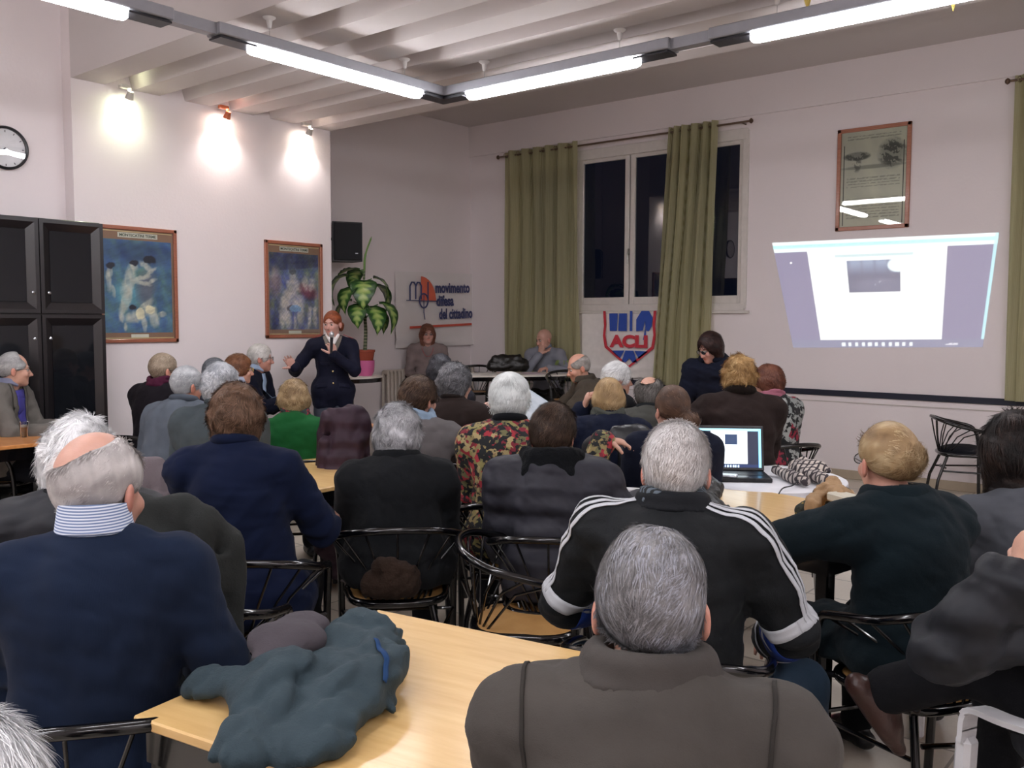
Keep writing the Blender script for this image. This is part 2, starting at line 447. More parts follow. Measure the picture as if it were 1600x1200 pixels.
def strip_on(field, path, width, name, mat, parent, off=.003, nseg=14, across=None):
    """ribbon following the surface of a field along a path"""
    P = spline(path, nseg) if len(path) > 2 else np.linspace(path[0], path[1], nseg)
    P = field.snap(P, off); G = field.grad(P); T = np.gradient(P, axis=0); T /= np.linalg.norm(T, axis=1)[:, None]+1e-9
    S_ = np.cross(T, G); S_ /= np.linalg.norm(S_, axis=1)[:, None]+1e-9
    rows = []; K = np.linspace(-.5, .5, 4)
    for k in K: rows.append(field.snap(P+S_*k*width, off, 3))
    m = len(P); V = np.concatenate(rows); Q = []
    for r in range(len(K)-1):
        for i in range(m-1): Q.append((r*m+i, r*m+i+1, (r+1)*m+i+1, (r+1)*m+i))
    o = link(name, np_mesh(name, V, np.array(Q)), mat, parent)
    md = o.modifiers.new('thickness', 'SOLIDIFY'); md.thickness = .002; md.offset = 0
    return o
# ------------------------------------------------------------------ people
def unit(v): v = np.asarray(v, float); return v/(np.linalg.norm(v)+1e-9)
def ik(S, T, l1, l2, pole):
    S = np.asarray(S, float); T = np.asarray(T, float); d = T-S; L = np.linalg.norm(d); mx = (l1+l2)*.985
    if L > mx: T = S+d/L*mx; d = T-S; L = mx
    a = (l1*l1-l2*l2+L*L)/(2*L); h = math.sqrt(max(l1*l1-a*a, 0)); u = d/L
    p = np.asarray(pole, float); p = p-u*(p@u); return S+u*a+unit(p)*h, T
def hand_prims(F, W, fd, pn, curl, side, sc=1.):
    """palm, four unequal bent fingers and a thumb from the wrist W; fd points along the hand, pn out of the palm"""
    fd = unit(fd); pn = unit(pn-fd*(np.asarray(pn)@fd)); sd = np.cross(fd, pn)*side     # towards the thumb
    K = W+fd*.085*sc
    F.cap(W-fd*.01, W+fd*.03, .024*sc, .027*sc, .012, flat=(pn, .72)); F.cap(W+fd*.03, K-fd*.012, .036*sc, .041*sc, .012, flat=(pn, .42))
    ln = [.068, .078, .072, .056]
    for i in range(4):
        b = K+sd*(.029-.0195*i)*sc-fd*.006*(abs(i-1.2))*sc; d = fd+sd*(.10-.07*i); l = ln[i]*sc; r = (.0088 if i < 3 else .0078)*sc
        p = b-fd*.02*sc; F.cap(p, b, .011*sc, .0095*sc, .008)
        for j, f in enumerate((.45, .31, .24)):
            d = unit(d); c = math.radians(curl*(.7, 1., .8)[j]*(1+.08*i)); d = unit(d*math.cos(c)+pn*math.sin(c)); q = b+d*l*f
            F.cap(b, q, r*(1-.06*j), r*(.95-.08*j), .003); b = q
    b = W+fd*.022*sc+sd*.028*sc; d = unit(fd*.62+sd*.75+pn*.25)
    for l, r in ((.042, .0125), (.032, .0105), (.026, .009)):
        q = b+d*l*sc; F.cap(b, q, r*sc, r*.93*sc, .006); b = q; d = unit(d+pn*(.22+curl*.008)+fd*.18)
HAIR_N = {'near': 15000, 'mid': 5200, 'far': 1700}
def strands(V, Q, Nn, n, L, wid, flow, rs, lift=.25):
    A = V[Q[:, 0]]; B = V[Q[:, 1]]; C = V[Q[:, 2]]; D = V[Q[:, 3]]
    ar = np.linalg.norm(np.cross(C-A, D-B), axis=1); f = rs.choice(len(Q), n, p=ar/ar.sum()); u = rs.rand(n, 1); v = rs.rand(n, 1)
    P = (A[f]*(1-u)+B[f]*u)*(1-v)+(D[f]*(1-u)+C[f]*u)*v
    nn = Nn[Q[f]].mean(1); nn /= np.linalg.norm(nn, axis=1)[:, None]+1e-9
    t = flow(P)+rs.normal(size=(n, 3))*.16; t -= nn*(t*nn).sum(1)[:, None]; t /= np.linalg.norm(t, axis=1)[:, None]+1e-9
    w = np.cross(nn, t); l = L*(.55+.9*rs.rand(n, 1)); ww = wid*(.7+.6*rs.rand(n, 1))
    lf = lift*(.4+rs.rand(n, 1)); rows = []
    for s_, k in ((0., .8), (.4, 1.), (.75, .8), (1., .12)):
        c = P-nn*.0015+t*l*s_+nn*l*(lf*s_-s_*s_*(.12+l*3.2)); rows += [c-w*ww*k/2, c+w*ww*k/2]
    VV = np.stack(rows, 1).reshape(-1, 3); b = np.arange(n)[:, None]*8
    QQ = np.concatenate([b+np.array([[0, 1, 3, 2]])+2*i for i in range(3)]); return VV, QQ, np.repeat(rs.rand(n), 8)
SK = '#c79a86'
def ring(mb, c, rx, ry, r, tilt=0., n=40, w=0, seed=0, flat=1., a0=0, a1=360, M=None):
    A = np.radians(np.linspace(a0, a1, n, endpoint=(a1-a0 < 360))); R_ = rot('X', tilt)
    P = np.stack([np.cos(A)*rx, np.sin(A)*ry, w*np.sin(3*A+seed)], 1)@R_.T+np.asarray(c)
    mb.tube(P, r, 12, closed=(a1-a0 >= 360)); return mb
def person(label, px, top, z, yaw, look=None, pitch=0., roll=0., g=1.0, hs=1.0, skin_c=SK, hair=None, top_=None, bottom=None,
           lean=8., side=0., hip=.55, stand=False, sw=.185, hands=None, poles=None, curls=(35, 35), hand_dir=None, knees=None, ankles=None,
           shoe='#15151a', near='mid', face=False, glasses=None, glass_c='#1a1716', collar=(), extra=None, seed=0, legs=True, hood=None, headz=None, lip=.8, hface=1., nk=.13, world=None):
    g = 1+(g-1)*.6; sw = .185+(sw-.185)*.5
    rs = np.random.RandomState(seed+abs(int(px))); look = yaw if look is None else look
    Hc = at(px, top, z); v = Hc[:2]/np.linalg.norm(Hc[:2]); ang = math.degrees(math.atan2(v[1], v[0]))
    rz = math.radians(ang-yaw-90.); ch = Hc[2]-.128*hs-.008
    Rh = rot('Z', -(look-yaw))@rot('Y', roll)@rot('X', -pitch)
    nz = ch-nk*hs; t = nz-hip; N0 = np.array([math.tan(math.radians(side))*t, math.tan(math.radians(lean))*t, nz])
    H = N0+np.array([0, .028+(.165-nk)*.6, nk*hs]); Hp = np.array([0, 0, hip])
    hd = lambda x, y, z_: H+Rh@(np.array([x, y, z_])*hs)
    c, s_ = math.cos(rz), math.sin(rz); base = Hc[:2]-np.array([c*H[0]-s_*H[1], s_*H[0]+c*H[1]])
    root = empty('person', (base[0], base[1], 0.), rz, label, 'person')
    lp = lambda f, d=0.: Hp+(N0-Hp)*f+np.array([0, d-.05*math.sin(math.pi*f), 0])
    Sh = {q: N0+np.array([q*sw*(.9+.1*g), -.012, -.065]) for q in (-1, 1)}
    la, lb = .285, .25; hands = dict(hands or {}); poles = dict(poles or {}); arm = {}; hand_dir = dict(hand_dir or {}); knees = dict(knees or {}); ankles = dict(ankles or {}); extra = extra or {}
    ri = rot('Z', -math.degrees(rz)); loc3 = lambda p: ri@(np.array(p)-[base[0], base[1], 0])
    for kd, q, *p in (world or ()):              # limb targets given where the photo shows them
        if kd == 'hand': hands[q] = loc3(at(*p[0]))
        elif kd == 'pole': poles[q] = ri@np.array(p[0], float)
        elif kd == 'hdir': hand_dir[q] = (ri@np.array(p[0], float), ri@np.array(p[1], float))
        elif kd == 'knee': knees[q] = loc3(at(*p[0]))
        elif kd == 'ankle': ankles[q] = loc3(at(*p[0]))
        elif kd == 'foot': extra.setdefault('foot', {})[q] = ri@np.array(p[0], float)
    for q in (-1, 1):
        T = hands.get(q, (q*.13, .36, hip+.09)) if not stand else hands.get(q, (q*.27, .04, hip-.1))
        E, W = ik(Sh[q], T, la, lb, poles.get(q, (q*.38, -.5, -1.))); arm[q] = (Sh[q], E, W)
    leg = {}
    for q in (-1, 1):
        if stand: hh = Hp+[q*.09, 0, -.03]; kn = np.array([q*.10, .02, .5]); an = np.array([q*.10, -.01, .085])
        else:
            hh = Hp+[q*.095, 0, -.025]; kn = np.array([q*.13, .42, max(hip-.045, .5)]); an = np.array([q*.13, .44, .085])
            if hip > .7: kn[2] = hip-.12; kn[1] = .38; an = np.array([q*.1, .36, .30])
        if knees and q in knees: kn = np.array(knees[q], float)
        if ankles and q in ankles: an = np.array(ankles[q], float)
        leg[q] = (hh, kn, an)
    def torso(F, infl=0., gg=g):
        k = .05
        F.ell(Hp+[0, -.005, .01], (.165*gg, .13*gg, .115), k, infl)
        F.ell(lp(.34, .035*gg), (.148*gg, .115*gg, .16), k, infl); F.ell(lp(.68, .012), (.16*(.5+.5*gg), .112*(.6+.4*gg), .19), k, infl)
        F.cap(Sh[-1]+[.03, 0, 0], Sh[1]-[.03, 0, 0], .062, .062, k, infl)
        for q in (-1, 1): F.cap(N0+[q*.02, -.012, .005], Sh[q]-[q*.02, 0, -.012], .048, .05, .03, infl)
    def arms(F, infl=0., end=1., k=.03):
        for q in (-1, 1):
            S0, E, W = arm[q]; F.cap(S0, E, .054*(.6+.4*g), .043, k, infl); F.cap(E, E+(W-E)*end, .042, .028+(.006 if infl else 0), .015, infl)
    # ---- body: one continuous surface
    fr = {'near': .0055, 'mid': .0065, 'far': .0085}[near]
    if face: fr = min(fr, .0052)
    allp = [H+[0, 0, .14]]+[arm[q][i]+d for q in (-1, 1) for i in (0, 1, 2) for d in ([.12]*3, [-.12]*3)]+[leg[q][i] for q in (-1, 1) for i in (1, 2)]
    lo = np.min(allp+[[-.26*g, -.22*g, .03]], 0)-.1; hi = np.max(allp+[[.26*g, .22*g, .5]], 0)+.09; lo[2] = .0
    fine = [(H-.125*hs, H+np.array([.125, .14, .14])*hs, fr)]
    hv = {q: (q in hands) for q in (-1, 1)}
    for q in (-1, 1):
        w = arm[q][2]; fine.append((w-.11, w+.11, .0062 if hv[q] else .0115))
    F = Field(lo, hi, .02, fine)
    torso(F); arms(F)
    for q in (-1, 1):
        hh, kn, an = leg[q]; F.cap(hh, kn, .085, .056, .03); F.cap(kn, an, .053, .034, .02); F.cap(an, an+unit([0, 1, 0])*.12+[0, 0, -.045], .034, .03, .02)
        S0, E, W = arm[q]; fd, pn = (hand_dir or {}).get(q, (W-E, (0, 0, -1))); hand_prims(F, W, np.array(fd, float), np.array(pn, float), curls[(q+1)//2], -q)
    F.cap(N0-[0, .01, .03], hd(0, -.02, -.07), .06, .054, .03)
    F.ell(hd(0, -.012, .03), np.array([.076, .096, .094])*hs, .02, R=Rh)
    F.ell(hd(0, .028, -.045), np.array([.06*hface, .062, .072])*hs, .03, R=Rh)
    F.ell(hd(0, .062, -.098), np.array([.024, .022, .018])*hs, .025, R=Rh)
    if True:
        F.cap(hd(-.028, .078, .02), hd(.028, .078, .02), .0125*hs, .0125*hs, .012)
        for q in (-1, 1):
            F.ell(hd(q*.031, .097, -.001), np.array([.016, .012, .012])*hs, .01, R=Rh, op='sub')
            F.ell(hd(q*.038, .066, -.03), np.array([.022, .022, .022])*hs, .02, R=Rh)
            F.ell(hd(q*.083, -.012, -.012), np.array([.009, .018, .032])*hs, .006, R=Rh@rot('Z', q*22))
            F.ell(hd(q*.094, -.004, -.010), np.array([.008, .009, .018])*hs, .004, R=Rh, op='sub')
            F.ell(hd(q*.009, .094, -.043), np.array([.009, .009, .008])*hs, .006, R=Rh)
        F.cap(hd(0, .086, .004), hd(0, .108, -.038), .0075*hs, .0115*hs, .009)
        F.cap(hd(-.02, .076, -.068), hd(.02, .076, -.068), .0085*hs, .0085*hs, .008); F.cap(hd(-.018, .089, -.0685), hd(.018, .089, -.0685), .0022*hs, .0022*hs, .003, op='sub')
    V, Q = F.mesh(); L = ((V-H)@Rh)/hs
    gs = lambda p, r: np.exp(-(((L-np.array(p))/np.array(r))**2).sum(1))
    tint = lip*gs((0, .09, -.068), (.024, .02, .008))+.28*gs((0, .11, -.038), (.016, .02, .016))+.25*(gs((.04, .07, -.03), (.02, .03, .02))+gs((-.04, .07, -.03), (.02, .03, .02)))
    tint += .45*(gs((.09, -.01, -.01), (.012, .03, .04))+gs((-.09, -.01, -.01), (.012, .03, .04)))
    body = link('body', np_mesh('body', V, Q, {'tint': np.clip(tint, 0, 1)}), skin(skin_c), root)
    if face:
        for q in (-1, 1):
            m = MB(); A = []; n1, n2 = 10, 16; r = .0118*hs
            for i in range(n1+1):
                for j in range(n2):
                    th = math.pi*i/n1; ph = 2*math.pi*j/n2; A.append([math.sin(th)*math.cos(ph), math.cos(th), math.sin(th)*math.sin(ph)])
            A = np.array(A); Qe = [(i*n2+j, i*n2+(j+1) % n2, (i+1)*n2+(j+1) % n2, (i+1)*n2+j) for i in range(n1) for j in range(n2)]
            cc = np.where(A[:, 1:2] > .93, np.array([[.02, .015, .01]]), np.where(A[:, 1:2] > .70, np.array([[.09, .05, .03]]), np.array([[.42, .38, .36]])))
            link('eye', np_mesh('eye', (A*r*[1, .8, .8])@Rh.T+hd(q*.031, .081, -.001), Qe, {'Col': cc}), attrmat(.2), root)
            m.tube(F.snap(spline([hd(q*.016, .1, .021), hd(q*.034, .1, .026), hd(q*.052, .085, .02)], 5), .001), [.002]+[.0034]*8+[.0018]*2, 6)
            m.build('eyebrow', plain(hair['c'][0] if hair else '#4a3a30', .8), root)
    if glasses:
        m = MB()
        for q in (-1, 1):
            A = np.radians(np.linspace(0, 360, 22, endpoint=False)); P = np.array([hd(q*.033+.023*math.cos(a), .108-.004*math.cos(a)*q, .0+.017*math.sin(a)) for a in A])
            m.tube(P, .0017*hs, 6, closed=True)
            m.tube([hd(q*.056, .104, .006), hd(q*.076, .06, .008), hd(q*.083, .0, .004), hd(q*.084, -.025, -.02)], .0017*hs, 6)
        m.tube([hd(-.01, .109, .004), hd(0, .113, .007), hd(.01, .109, .004)], .0016*hs, 6)
        gl = m.build('glasses', plain(glass_c, .3, 0.), root)
        for q in (-1, 1):
            A = np.radians(np.linspace(0, 360, 16, endpoint=False)); P = np.array([hd(q*.033+.022*math.cos(a), .1075-.004*math.cos(a)*q, .016*math.sin(a)) for a in A])
            MB().add(np.concatenate([P, P.mean(0)[None]]), T=[(16, i, (i+1) % 16) for i in range(16)]).build('lens', glass('#e8ecf0', .8), gl)
    # ---- hair
    if hair: make_hair(root, hair, hd, Rh, H, hs, near, rs, F)
    # ---- clothing
    if legs:
        bm = bottom or fabric('#1b1d24')
        F2 = Field(lo-.03, hi+.03, .016 if near != 'near' else .012)
        F2.ell(Hp+[0, -.005, -.005], (.168*g, .135*g, .11), .05, .012)
        for q in (-1, 1):
            hh, kn, an = leg[q]; F2.cap(hh, kn, .088, .064, .04, .012); F2.cap(kn, an+(kn-an)*.06, .06, .052, .03, .01)
        F2.plane(lp(.22)+[0, 0, max(0., max(leg[-1][1][2], leg[1][1][2])-hip+.02)], (0, 0, 1)); F2.noise(.006, 5., seed+3)
        V, Q = F2.mesh(); link('trousers', np_mesh('trousers', V, Q), bm, root)
        for q in (-1, 1):
            an = leg[q][2]; kn = leg[q][1]; d = unit((an-kn)*[1, 1, 0]) if abs(an[1]-kn[1]) > .12 else np.array([0, 1., 0])
            up = np.array([0, 0, 1.]) ; ft = an+np.array([0, 0, -.05])
            F3 = Field(an-.22, an+.22, .008); dd = np.array([0, 1., 0])
            if extra and extra.get('foot', {}).get(q) is not None: dd = unit(extra['foot'][q])
            sole = np.cross(np.cross(dd, [0, 0, 1.]), dd); sole = unit(sole); base_ = an-sole*.045
            F3.cap(base_-dd*.045, base_+dd*.09, .040, .044, .02, flat=(sole, .85)); F3.cap(base_+dd*.09, base_+dd*.15-sole*.008, .04, .03, .02, flat=(sole, .7)); F3.cap(an+sole*.03-dd*.01, base_+dd*.07, .047, .042, .03)
            F3.plane(base_-sole*.034, -sole); V, Q = F3.mesh(); link('shoe', np_mesh('shoe', V, Q), leather(shoe), root)
    F4 = None
    if top_:
        T = dict(infl=.014, wr=.004, wf=4., end=.93, skirt=0., res={'near': .0085, 'mid': .011, 'far': .014}[near], puff=0.); T.update(top_)
        F4 = Field(lo-.05, hi+.05, T['res']); torso(F4, T['infl'], g*T.get('g', 1.)); arms(F4, T['infl']+.003+T['puff'], T['end'], .045)
        if T['skirt']:
            F4.ell(Hp+[0, -.01, .0], (.19*g, .155*g, .13), .06, T['infl'])
            for q in (-1, 1): hh, kn, an = leg[q]; F4.cap(hh, hh+(kn-hh)*T['skirt'], .1, .09, .05, T['infl'])
        for b in T.get('blobs', ()): F4.ell(np.array(b[0])+(N0 if b[2] == 'N' else Hp), b[1], .05)
        if not T['skirt']: F4.plane(Hp+[0, 0, T.get('hem', -.01)], (0, 0, -1), .01)
        else: F4.plane([0, 0, .47 if not stand else hip-T['skirt']], (0, 0, -1), .01)
        F4.cap(hd(0, 0, -.02), N0+[0, .02, .055], .075, .066+T['infl']*.3, .008, op='sub')   # neck opening
        F4.noise(T['wr'], T['wf'], seed+11, .05, (1, 1, 1.7)); F4.crease(T.get('cr', .008), T.get('cf', 1.5), seed+21, .07, (1.2, 1.2, 1.)); F4.crease(T.get('cr', .008)*.5, 3.4, seed+22, .07, (1.1, 1., 1.5))
        for q in (-1, 1):                                                       # folds round the elbow
            S0, E, W = arm[q]; S, P = F4.sl(E-.1, E+.1); d2 = sum((P[i]-E[i])**2 for i in range(3)); u = unit(W-S0)
            F4.D[S] += (T['wr']*1.6*np.exp(-d2/.006)*np.sin(95*(P[0]*u[0]+P[1]*u[1]+P[2]*u[2]))).astype(np.float32)
        if T['puff']:
            Z = F4.pts()[2]; Y = F4.pts()[1]; F4.D -= (.5*T['puff']*np.abs(np.sin((Z*24+Y*5)))).astype(np.float32)
        V, Q = F4.mesh(); nm = T.get('name', 'sweater'); top_o = link(nm, np_mesh(nm, V, Q), T['mat'], root)
        cuff = T.get('cuff')
        if cuff:
            for q in (-1, 1):
                S0, E, W = arm[q]; MB().tube([E+(W-E)*.9, E+(W-E)*1.02], .04+T['infl']*.6, 14).build('cuff', cuff, root)
    nb = N0+np.array([0, -.002, .034])
    for kd, mt, *ar in collar:
        if kd == 'ring':                       # ribbed neckband
            r = ar[0] if ar else .013; ring(MB(), nb+[0, .004, .015], .068, .07, r, -14).build('collar', mt, root)
        elif kd == 'shirt':
            m = MB(); A = np.radians(np.linspace(-250, 70, 40)); h = ar[0] if ar else .034; V = []
            for (rr, dz) in ((.07, h), (.078, h*1.06), (.088, -.002), (.08, -.012), (.069, -.004)):
                V.append(np.stack([np.cos(A)*rr, np.sin(A)*rr*1.02, np.full(40, dz)+.012*np.maximum(-np.sin(A), 0)-.03*np.maximum(np.sin(A), 0)**3], 1))
            V = np.concatenate(V)+nb+[0, .006, .012]; Qs = [(i*40+j, i*40+j+1, (i+1)*40+j+1, (i+1)*40+j) for i in range(4) for j in range(39)]
            m.add(V, Qs).build('collar', mt, root)
        elif kd == 'coat':                     # turned-down coat collar, open in front
            rr = ar[0] if ar else 1.; FC = Field(nb-.2, nb+.2, .0075)
            for i in range(29):
                a = math.radians(-90+(i-14)*10.); p = nb+np.array([math.cos(a)*.078, math.sin(a)*.074+.006, .016+.012*math.cos(a+math.pi/2)])*[rr, rr, 1]
                a2 = math.radians(-90+(i-13)*10.); p2 = nb+np.array([math.cos(a2)*.078, math.sin(a2)*.074+.006, .016+.012*math.cos(a2+math.pi/2)])*[rr, rr, 1]
                if i < 28: FC.cap(p, p2, .018, .018, .015); FC.cap(p+[0, 0, .0], p+np.array([math.cos(a), math.sin(a), -.9])*.028, .012, .009, .012)
            FC.cap(nb-[0, 0, .1], nb+[0, .005, .2], .060, .062, .006, op='sub')
            FC.noise(.0025, 6, seed); V, Q = FC.mesh(); link('collar', np_mesh('collar', V, Q), mt, root)
        elif kd == 'scarf':
            th = ar[0] if ar else .03; FC = Field(nb-.24, nb+.24, .0085); n = 16
            for k in range(3):
                for i in range(n):
                    a, b = 2*math.pi*i/n, 2*math.pi*(i+1)/n; f = lambda a: nb+np.array([math.cos(a)*(.077+.008*k), math.sin(a)*(.077+.008*k), .034-.024*k+.012*math.sin(2*a+k+seed)])
                    FC.cap(f(a), f(b), th*.72, th*.72, .006)
            FC.noise(.006, 7, seed+2, .05, (1, 1, 2.5)); V, Q = FC.mesh(); link('scarf', np_mesh('scarf', V, Q), mt, root)
        elif kd == 'hood':                     # hood lying on the back
            s = ar[0] if ar else 1.; FC = Field(nb-.28, nb+.26, .009)
            for i in range(13):
                a = math.radians(-90+(i-6)*24.); b = math.radians(-90+(i-5)*24.); f = lambda a: nb+np.array([math.cos(a)*.108*s, math.sin(a)*.095*s-.004, .012-.02*math.sin(a)])
                if i < 12: FC.cap(f(a), f(b), .033*s, .033*s, .015)
            FC.ell(nb+[0, -.10*s, -.055], (.13*s, .06*s, .075*s), .04); FC.cap(nb-[0, 0, .1], nb+[0, .005, .2], .07, .072, .01, op='sub')
            FC.noise(.007, 6, seed+4); V, Q = FC.mesh(); ho = link('hood', np_mesh('hood', V, Q), mt, root)
    return dict(root=root, F=F4, FB=F, H=H, N=N0, Hp=Hp, arm=arm, leg=leg, hd=hd, Rh=Rh, lp=lp, rz=rz, hs=hs)
def make_hair(root, h, hd, Rh, H, hs, near, rs, FB):
    st = h.get('style', 'short'); inf = h.get('infl', .009)*hs; amp = h.get('amp', .002); cur = h.get('style') == 'curly'; L = h.get('L', .022)
    rad = np.array([.077, .098, .096])*hs+inf
    res = {'near': .0055, 'mid': .0065, 'far': .0085}[near]
    lo = H-.2*hs; hi = H+.2*hs
    if st == 'long': lo = lo-[.05, .1, .28]
    if st in ('pony',): lo = lo-[.06, .1, .12]
    F = Field(lo, hi, res); e = lambda c, r, k=.02, op='add', R=None: F.ell(hd(*c), np.array(r)*hs, k, R=Rh if R is None else Rh@R, op=op)
    pl = lambda p, n, k=.012: F.plane(hd(*p), Rh@np.array(n, float), k)
    F.ell(hd(0, -.012, .03), rad, .01, R=Rh)
    covers = st in ('curly', 'bob', 'long')
    if covers:
        lw = h.get('low', -.07)
        for q in (-1, 1): F.cap(hd(q*.058, -.02, 0), hd(q*.052, -.03, lw), (.036*hs+inf*.6), .03*hs+inf*.6, .03)
        F.cap(hd(0, -.06, 0), hd(0, -.055, lw), .05*hs+inf, .042*hs+inf, .03)
    if st == 'bun': e(h.get('bun', (.0, -.104, .025)), (.048, .034, .058), .02); 
    if st == 'pony':
        F.cap(hd(*h.get('p0', (.01, -.11, .02))), hd(*h.get('p1', (.03, -.15, -.05))), .026, .034, .02); F.cap(hd(*h.get('p1', (.03, -.15, -.05))), hd(*h.get('p2', (.035, -.13, -.13))), .034, .014, .02)
    if st == 'long':
        for q in (-1, 1): F.cap(hd(q*.06, -.03, -.05), hd(q*.075, -.05, h.get('len', -.25)), .05, .04, .03)
        F.cap(hd(0, -.07, -.05), hd(0, -.075, h.get('len', -.25)), .06, .05, .03)
    F.noise(amp, h.get('f', 9.), rs.randint(99), .05)
    if cur: F.noise(.0035, 17., rs.randint(99), .05)
    if amp > .004: F.noise(amp*.5, h.get('f', 9.)*2.2, rs.randint(99), .05)
    # opening for the face
    fw = h.get('fw', 1.)
    e((0, .105, -.035), (.07*fw, .066, .105), .012, 'sub'); e((0, .085, -.10), (.075*fw, .075, .08), .012, 'sub')
    if not covers:
        lowf = h.get('nape', -.06); pl((0, -.09, lowf), (0, .44, -.9))
        for q in (-1, 1): e((q*.092, .004, -.02), (.03, .03, .038), .008, 'sub')
    for b in h.get('bald', ()): e(b[0], b[1], .02, 'sub')
    V, Q = F.mesh()
    if not len(Q): return
    Nn = vnormals(V, Q); tone = np.clip(.42+.28*vnoise([V[:, 0], V[:, 1], V[:, 2]], 5, 9.), 0, 1)
    if 'front' in h:                            # a second tone towards the face or the nape
        tone = np.clip(tone+h['front']*((V-H)@Rh)[:, 1]/hs*6, 0, 1)
    W = hd(*h.get('whorl', (.01, .075, .115)))
    def flow(P):
        if st == 'bun': d = hd(*h.get('bun', (.0, -.104, .025)))-P; return d/(np.linalg.norm(d, axis=1)[:, None]+.01)
        if st == 'pony': d = hd(*h.get('p0', (.01, -.11, .02)))-P; return d/(np.linalg.norm(d, axis=1)[:, None]+.01)
        a = P-W; a /= np.linalg.norm(a, axis=1)[:, None]+.01
        if st == 'curly' or h.get('messy'):
            w = h.get('messy', 1.3); a = a+w*np.stack([vnoise([P[:, 0], P[:, 1], P[:, 2]], k, 11.) for k in (1, 2, 3)], 1)
        a[:, 2] -= .35; a += .5*vnoise([P[:, 0], P[:, 1], P[:, 2]], 8, 5.)[:, None]*np.cross(a, (P-H)/.1)*.5
        return a
    n = int(HAIR_N[near]*h.get('dens', 1.)); wd = {'near': .0016, 'mid': .0026, 'far': .0045}[near]
    Vs, Qs, Ts = strands(V, Q, Nn, n, L, wd, flow, rs, h.get('lift', .22))
    Ts = np.clip(.5*Ts+.5*(.5+.55*vnoise([Vs[:, 0], Vs[:, 1], Vs[:, 2]], 6, 7.)), 0, 1)
    if 'front' in h: Ts = np.clip(Ts*.7+.15+h['front']*((Vs-H)@Rh)[:, 1]/hs*6, 0, 1)
    if 'patch' in h:                            # lighter or darker patch
        for p, r, a in h['patch']:
            Ts = np.clip(Ts+a*np.exp(-((((Vs-H)@Rh)/hs-np.array(p))**2).sum(1)/r**2), 0, 1); tone = np.clip(tone+a*np.exp(-((((V-H)@Rh)/hs-np.array(p))**2).sum(1)/r**2), 0, 1)
    me = np_mesh('hair', np.concatenate([V, Vs]), np.concatenate([Q, Qs+len(V)]), {'tone': np.concatenate([tone, Ts])})
    link('hair', me, hairmat(*h['c']), root)
# ------------------------------------------------------------------ the room
XL, YB, XR, YF, ZC = -8.38, 9.32, 2.6, -3.6, 4.2
def struct(name, mb, mat, label, parent=None, smooth=False):
    o = mb.build(name, mat, parent, smooth=smooth)
    return tag(o, label, name.split('_')[0], kind='structure')
def bx(mb, x0, x1, y0, y1, z0, z1, bev=0.): return mb.box(((x0+x1)/2, (y0+y1)/2, (z0+z1)/2), (x1-x0, y1-y0, z1-z0), bev=bev)
WALLC = '#e8dfdf'
pw = plaster(WALLC)
s = N('terrazzo'); br = s.n('ShaderNodeTexBrick', offset=0.); br.inputs['Scale'].default_value = 1.0; br.inputs['Mortar Size'].default_value = .006
br.inputs['Brick Width'].default_value = .4; br.inputs['Row Height'].default_value = .4; s.l(s.coord(), br.inputs['Vector'])
for k, c in (('Color1', '#d2cabf'), ('Color2', '#c9c1b6'), ('Mortar', '#8d877d')): br.inputs[k].default_value = srgb(c)
s.base(s.mix(s.noise(60, 5), br.outputs[0], '#eee8de', 'MULTIPLY')).set(Roughness=.32); floor_m = s.m
struct('floor', bx(MB(), XL-.2, XR+.2, YF-.2, YB+.2, -.1, 0), floor_m, 'pale terrazzo tile floor under the audience')
W0, W1, Z0, Z1 = -7.45, -4.36, 1.74, 3.66
m = MB(); bx(m, XL-.2, W0, YB, YB+.25, 0, ZC); bx(m, W1, XR+.2, YB, YB+.25, 0, ZC); bx(m, W0, W1, YB, YB+.25, 0, Z0); bx(m, W0, W1, YB, YB+.25, Z1, ZC)
bx(m, XL, XR, YB-.035, YB, 3.80, ZC)
struct('wall_back', m, pw, 'long white wall with the window and the projected page')
m = MB(); bx(m, XL-.2, XL, YF-.2, YB+.25, 0, ZC); struct('wall_left', m, pw, 'off-white end wall of the recess beyond the plant')
m = MB(); bx(m, XL, -7.5, 3.53, 6.18, 0, ZC); struct('wall_partition', m, pw, 'white wall block carrying the two framed posters')
m = MB(); bx(m, XL, -7.65, YF, 3.53, 0, ZC); struct('wall_clock', m, pw, 'white wall with the round clock and the dark cabinet')
m = MB(); bx(m, XR, XR+.2, YF-.2, YB+.25, 0, ZC); struct('wall_right', m, pw, 'white side wall to the right')
m = MB(); bx(m, XL-.2, XR+.2, YF-.2, YF, 0, ZC); struct('wall_front', m, pw, 'white wall at the rear of the hall')
pc = plaster('#cdc6c4')
m = MB(); bx(m, XL-.2, XR+.2, YF-.2, YB+.25, ZC, ZC+.15); struct('ceiling', m, pc, 'flat white plaster ceiling')
